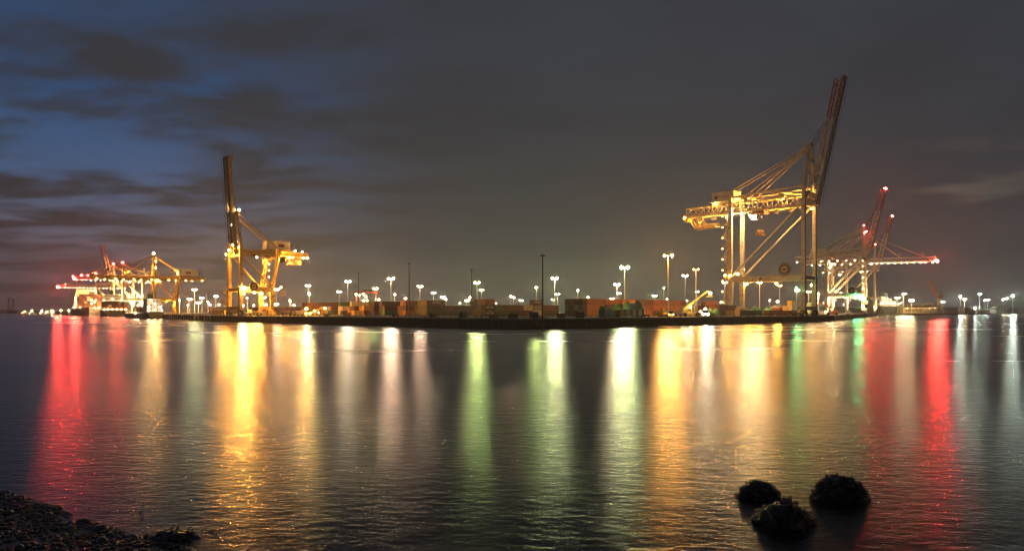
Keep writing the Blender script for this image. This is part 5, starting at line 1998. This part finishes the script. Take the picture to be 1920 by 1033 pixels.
for i, (px, D, w, h) in enumerate(((1776, 960, 12, 5), (1786, 985, 9, 6.5), (1793, 1010, 7, 4), (1818, 1010, 12, 4.5), (1843, 1050, 15, 4), (1858, 1080, 10, 5))):
    root = empty('shed', (gx(px, D), D, 1.9), shr.uniform(-.3, .3), '%s low shed between the orange-jibbed crane and the trees' % ordinal(i + 1), 'shed', 'low sheds on the far right shore')
    mb = MB()
    mb.box((0, 0, h / 2), (w, 7, h))
    mb.build('wall', paint('shed_buff', (.34, .28, .26 if nb else .19), .7, .3, .4), root)
    mb = MB()
    mb.add([(-w / 2 - .4, -3.9, h), (w / 2 + .4, -3.9, h), (w / 2 + .4, 3.9, h), (-w / 2 - .4, 3.9, h), (-w / 2 - .4, 0, h + 1.4), (w / 2 + .4, 0, h + 1.4)], [(0, 1, 5, 4), (2, 3, 4, 5), (0, 4, 3), (1, 2, 5), (3, 2, 1, 0)])
    mb.build('roof', paint('shed_roof', (.15, .14, .12), .7), root)

LEAF = bpy.data.materials.new('leaf_dark')
nt, N, L = nodes(LEAF)
b = N['Principled BSDF']
oi = N.new('ShaderNodeTexNoise')
oi.inputs['Scale'].default_value = .5
tc = N.new('ShaderNodeTexCoord')
L.new(tc.outputs['Object'], oi.inputs['Vector'])
rp = N.new('ShaderNodeValToRGB')
rp.color_ramp.elements[0].color = (.03, .045, .015, 1)
rp.color_ramp.elements[1].color = (.085, .11, .04, 1)
L.new(oi.outputs['Fac'], rp.inputs['Fac'])
L.new(rp.outputs['Color'], b.inputs['Base Color'])
b.inputs['Roughness'].default_value = .6
BARK = paint('bark', (.06, .045, .03), .9)


def tree(px, D, h, w, label, seed, leaves=1500, z0=1.9):
    rr = random.Random(seed)
    root = empty('tree', (gx(px, D), D, z0), 0, label, 'tree', 'trees on the far right shore')
    mb = MB()
    mb.tube((0, 0, -.3), (0, 0, h * .5), w * .05, 7, w * .03)
    tips = []
    for k in range(6):
        a = rr.uniform(0, 6.28)
        e = Vector((math.cos(a) * w * .33, math.sin(a) * w * .33, h * rr.uniform(.5, .85)))
        mb.tube((0, 0, h * rr.uniform(.2, .45)), e, w * .022, 5, w * .008)
        tips.append(e)
    mb.build('trunk', BARK, root)
    cl = [(Vector((rr.gauss(0, w * .2), rr.gauss(0, w * .2), h * rr.uniform(.32, .84))), w * rr.uniform(.14, .25)) for _ in range(15)] + [(t, w * .2) for t in tips]
    cr_ = MB()
    for i in range(leaves):
        c, r = rr.choice(cl)
        v = Vector((rr.gauss(0, 1), rr.gauss(0, 1), rr.gauss(0, .85))).normalized() * r * rr.random() ** .35
        p = c + v
        if p.z > h or p.z < .3:
            continue
        s_ = rr.uniform(.22, .5)
        a = Vector((rr.gauss(0, 1), rr.gauss(0, 1), rr.gauss(0, 1))).normalized() * s_
        b2 = a.cross(Vector((rr.gauss(0, 1), rr.gauss(0, 1), rr.gauss(0, 1)))).normalized() * s_ * .7
        cr_.add([p - a - b2, p + a - b2 * .4, p + a * .8 + b2, p - a * .7 + b2], [(0, 1, 2, 3)])
    cr_.build('crown', LEAF, root)


TREES = [(1872, 1120, 14, 13, 'low tree left of the big trees at the shore'), (1884, 1110, 16, 15, 'rounded tree just below the dazzling right mast'), (1897, 1120, 21, 16, 'tall tree right of the dazzling mast'), (1908, 1130, 26, 19, 'tallest broad tree near the picture edge'),
         (1921, 1120, 25, 18, 'broad tree cut by the picture edge'), (1932, 1130, 22, 18, 'tree beyond the edge of the view, partly hidden'), (1855, 1100, 8, 11, 'small bushy tree right of the tank row'), (1842, 1060, 6, 9, 'small bushy tree beside the white floodlight'), (1812, 965, 9, 10, 'bushy tree behind the white silos'), (1863, 1090, 9, 10, 'bushy tree in front of the red-fronted shed')]
for i, (px, D, h, w, lab) in enumerate(TREES):
    tree(px, D, h, w, lab, 20 + i, 1700 if h > 12 else 800)

# ------------------------------------------------------------------ far left shore


def pylon(px, D, h, label):
    root = empty('pylon', (gx(px, D), D, 1.2), .3, label, 'pylon', 'lattice pylons')
    mb = MB()
    n = 9
    for i in range(n):
        a0, a1 = 3.2 * (1 - i / n) ** 1.3 + .5, 3.2 * (1 - (i + 1) / n) ** 1.3 + .5
        z0, z1 = h * i / n, h * (i + 1) / n
        for sx, sy in ((-1, -1), (1, -1), (1, 1), (-1, 1)):
            mb.bar((sx * a0, sy * a0, z0), (sx * a1, sy * a1, z1), .36)
        for s_ in (-1, 1):
            mb.bar((-a0, s_ * a0, z0), (a1, s_ * a1, z1), .24)
            mb.bar((a0, s_ * a0, z0), (-a1, s_ * a1, z1), .24)
    mb.build('tower', POLEDARK, root)
    for z in (.66, .8, .93):
        mb = MB()
        mb.bar((-4.5, 0, h * z), (4.5, 0, h * z), .4, .5)
        mb.build('cross_arm', POLEDARK, root)


pylon(16.7, 1540, 33, 'tall dark lattice pylon, left one of two over the far shore')
pylon(24.5, 1560, 31, 'slightly shorter lattice pylon, right one of two over the far shore')
mb = MB()
mb.lathe((0, 0, 0), [(4.2, 0), (4.2, 7), (3.8, 7.4), (.5, 7.8)], 20)
tag(mb.build('storage_tank', paint('tank_pale', (.42, .42, .34), .6), None, True, (gx(6, 1500), 1500, 1.2)), 'pale round storage tank left of the pylons', 'tank')
for i, (px, w, h) in enumerate(((15, 10, 4.5), (22, 8, 5), (29, 9, 4))):
    root = empty('shed', (gx(px, 1525), 1525, 1.2), .1 * i, '%s dark shed at the foot of the pylons' % ordinal(i + 1), 'shed', 'sheds below the pylons')
    mb = MB()
    mb.box((0, 0, h / 2), (w, 7, h))
    mb.build('wall', paint('shed_dark', (.10, .07, .05), .8), root)
    mb = MB()
    mb.add([(-w / 2 - .3, -3.8, h), (w / 2 + .3, -3.8, h), (w / 2 + .3, 3.8, h), (-w / 2 - .3, 3.8, h), (-w / 2 - .3, 0, h + 1.5), (w / 2 + .3, 0, h + 1.5)], [(0, 1, 5, 4), (2, 3, 4, 5), (0, 4, 3), (1, 2, 5), (3, 2, 1, 0)])
    mb.build('roof', paint('shed_roof_dark', (.06, .05, .045), .8), root)


def boat(px, D, L_, beam, h, col, label, lampk, house=True, gn=.10):
    root = empty('boat', (gx(px, D), D, 0), 0.0, label, 'boat', 'small boats off the far left shore')
    mb = MB()
    hull(mb, L_, beam, h, True)
    hu = mb.build('hull', col, root)
    mb = MB()
    mb.box((L_ * .55, 0, h + 1.1), (L_ * .3, beam * .7, 2.2))
    mb.box((L_ * .5, 0, h + 2.9), (L_ * .16, beam * .55, 1.4))
    mb.bar((L_ * .5, 0, h + 3.4), (L_ * .5, 0, h + 6.5), .2)
    mb.build('wheelhouse', WHITEPAINT if col != WHITEPAINT else HOUSE, root)
    if lampk:
        bulb(root, (L_ * .45, -beam * .45, h + 2.9), lampk, .3, gn, 'deck_light', False)
        bulb(root, (L_ * .2, -beam * .4, h + 1.4), lampk, .25, gn, 'deck_light', False)


boat(40, 846, 10, 4, 1.6, ORANGEP, 'orange workboat moored off the far left shore', 'warm')
boat(54, 838, 8.5, 3.4, 1.5, WHITEPAINT, 'long white cabin boat right of the orange workboat', 'white', gn=.06)
boat(74, 842, 6.5, 2.6, 1.2, WHITEPAINT, 'small white boat under a bright shore lamp', 'white')
boat(84, 843, 7, 2.8, 1.2, HULLGREY, 'grey boat between two small white boats', 'warm')
boat(95, 842, 8, 3, 1.2, WHITEPAINT, 'white boat with two bright deck lamps, right of the grey one', 'white')

# ------------------------------------------------------------------ night haze
if HAZE > 0:
    mb = MB()
    mb.box((0, 900, 60.5), (2600, 2200, 129))
    hm = bpy.data.materials.new('night_haze')
    nt, N, L = nodes(hm)
    N.remove(N['Principled BSDF'])
    v = N.new('ShaderNodeVolumePrincipled')
    v.inputs['Color'].default_value = (.92, .92, .95, 1)
    v.inputs['Density'].default_value = HAZE
    v.inputs['Anisotropy'].default_value = 0.6
    L.new(v.outputs[0], N['Material Output'].inputs['Volume'])
    tag(mb.build('haze', hm), 'thin damp night haze glowing around the lamps', 'haze', kind='stuff')
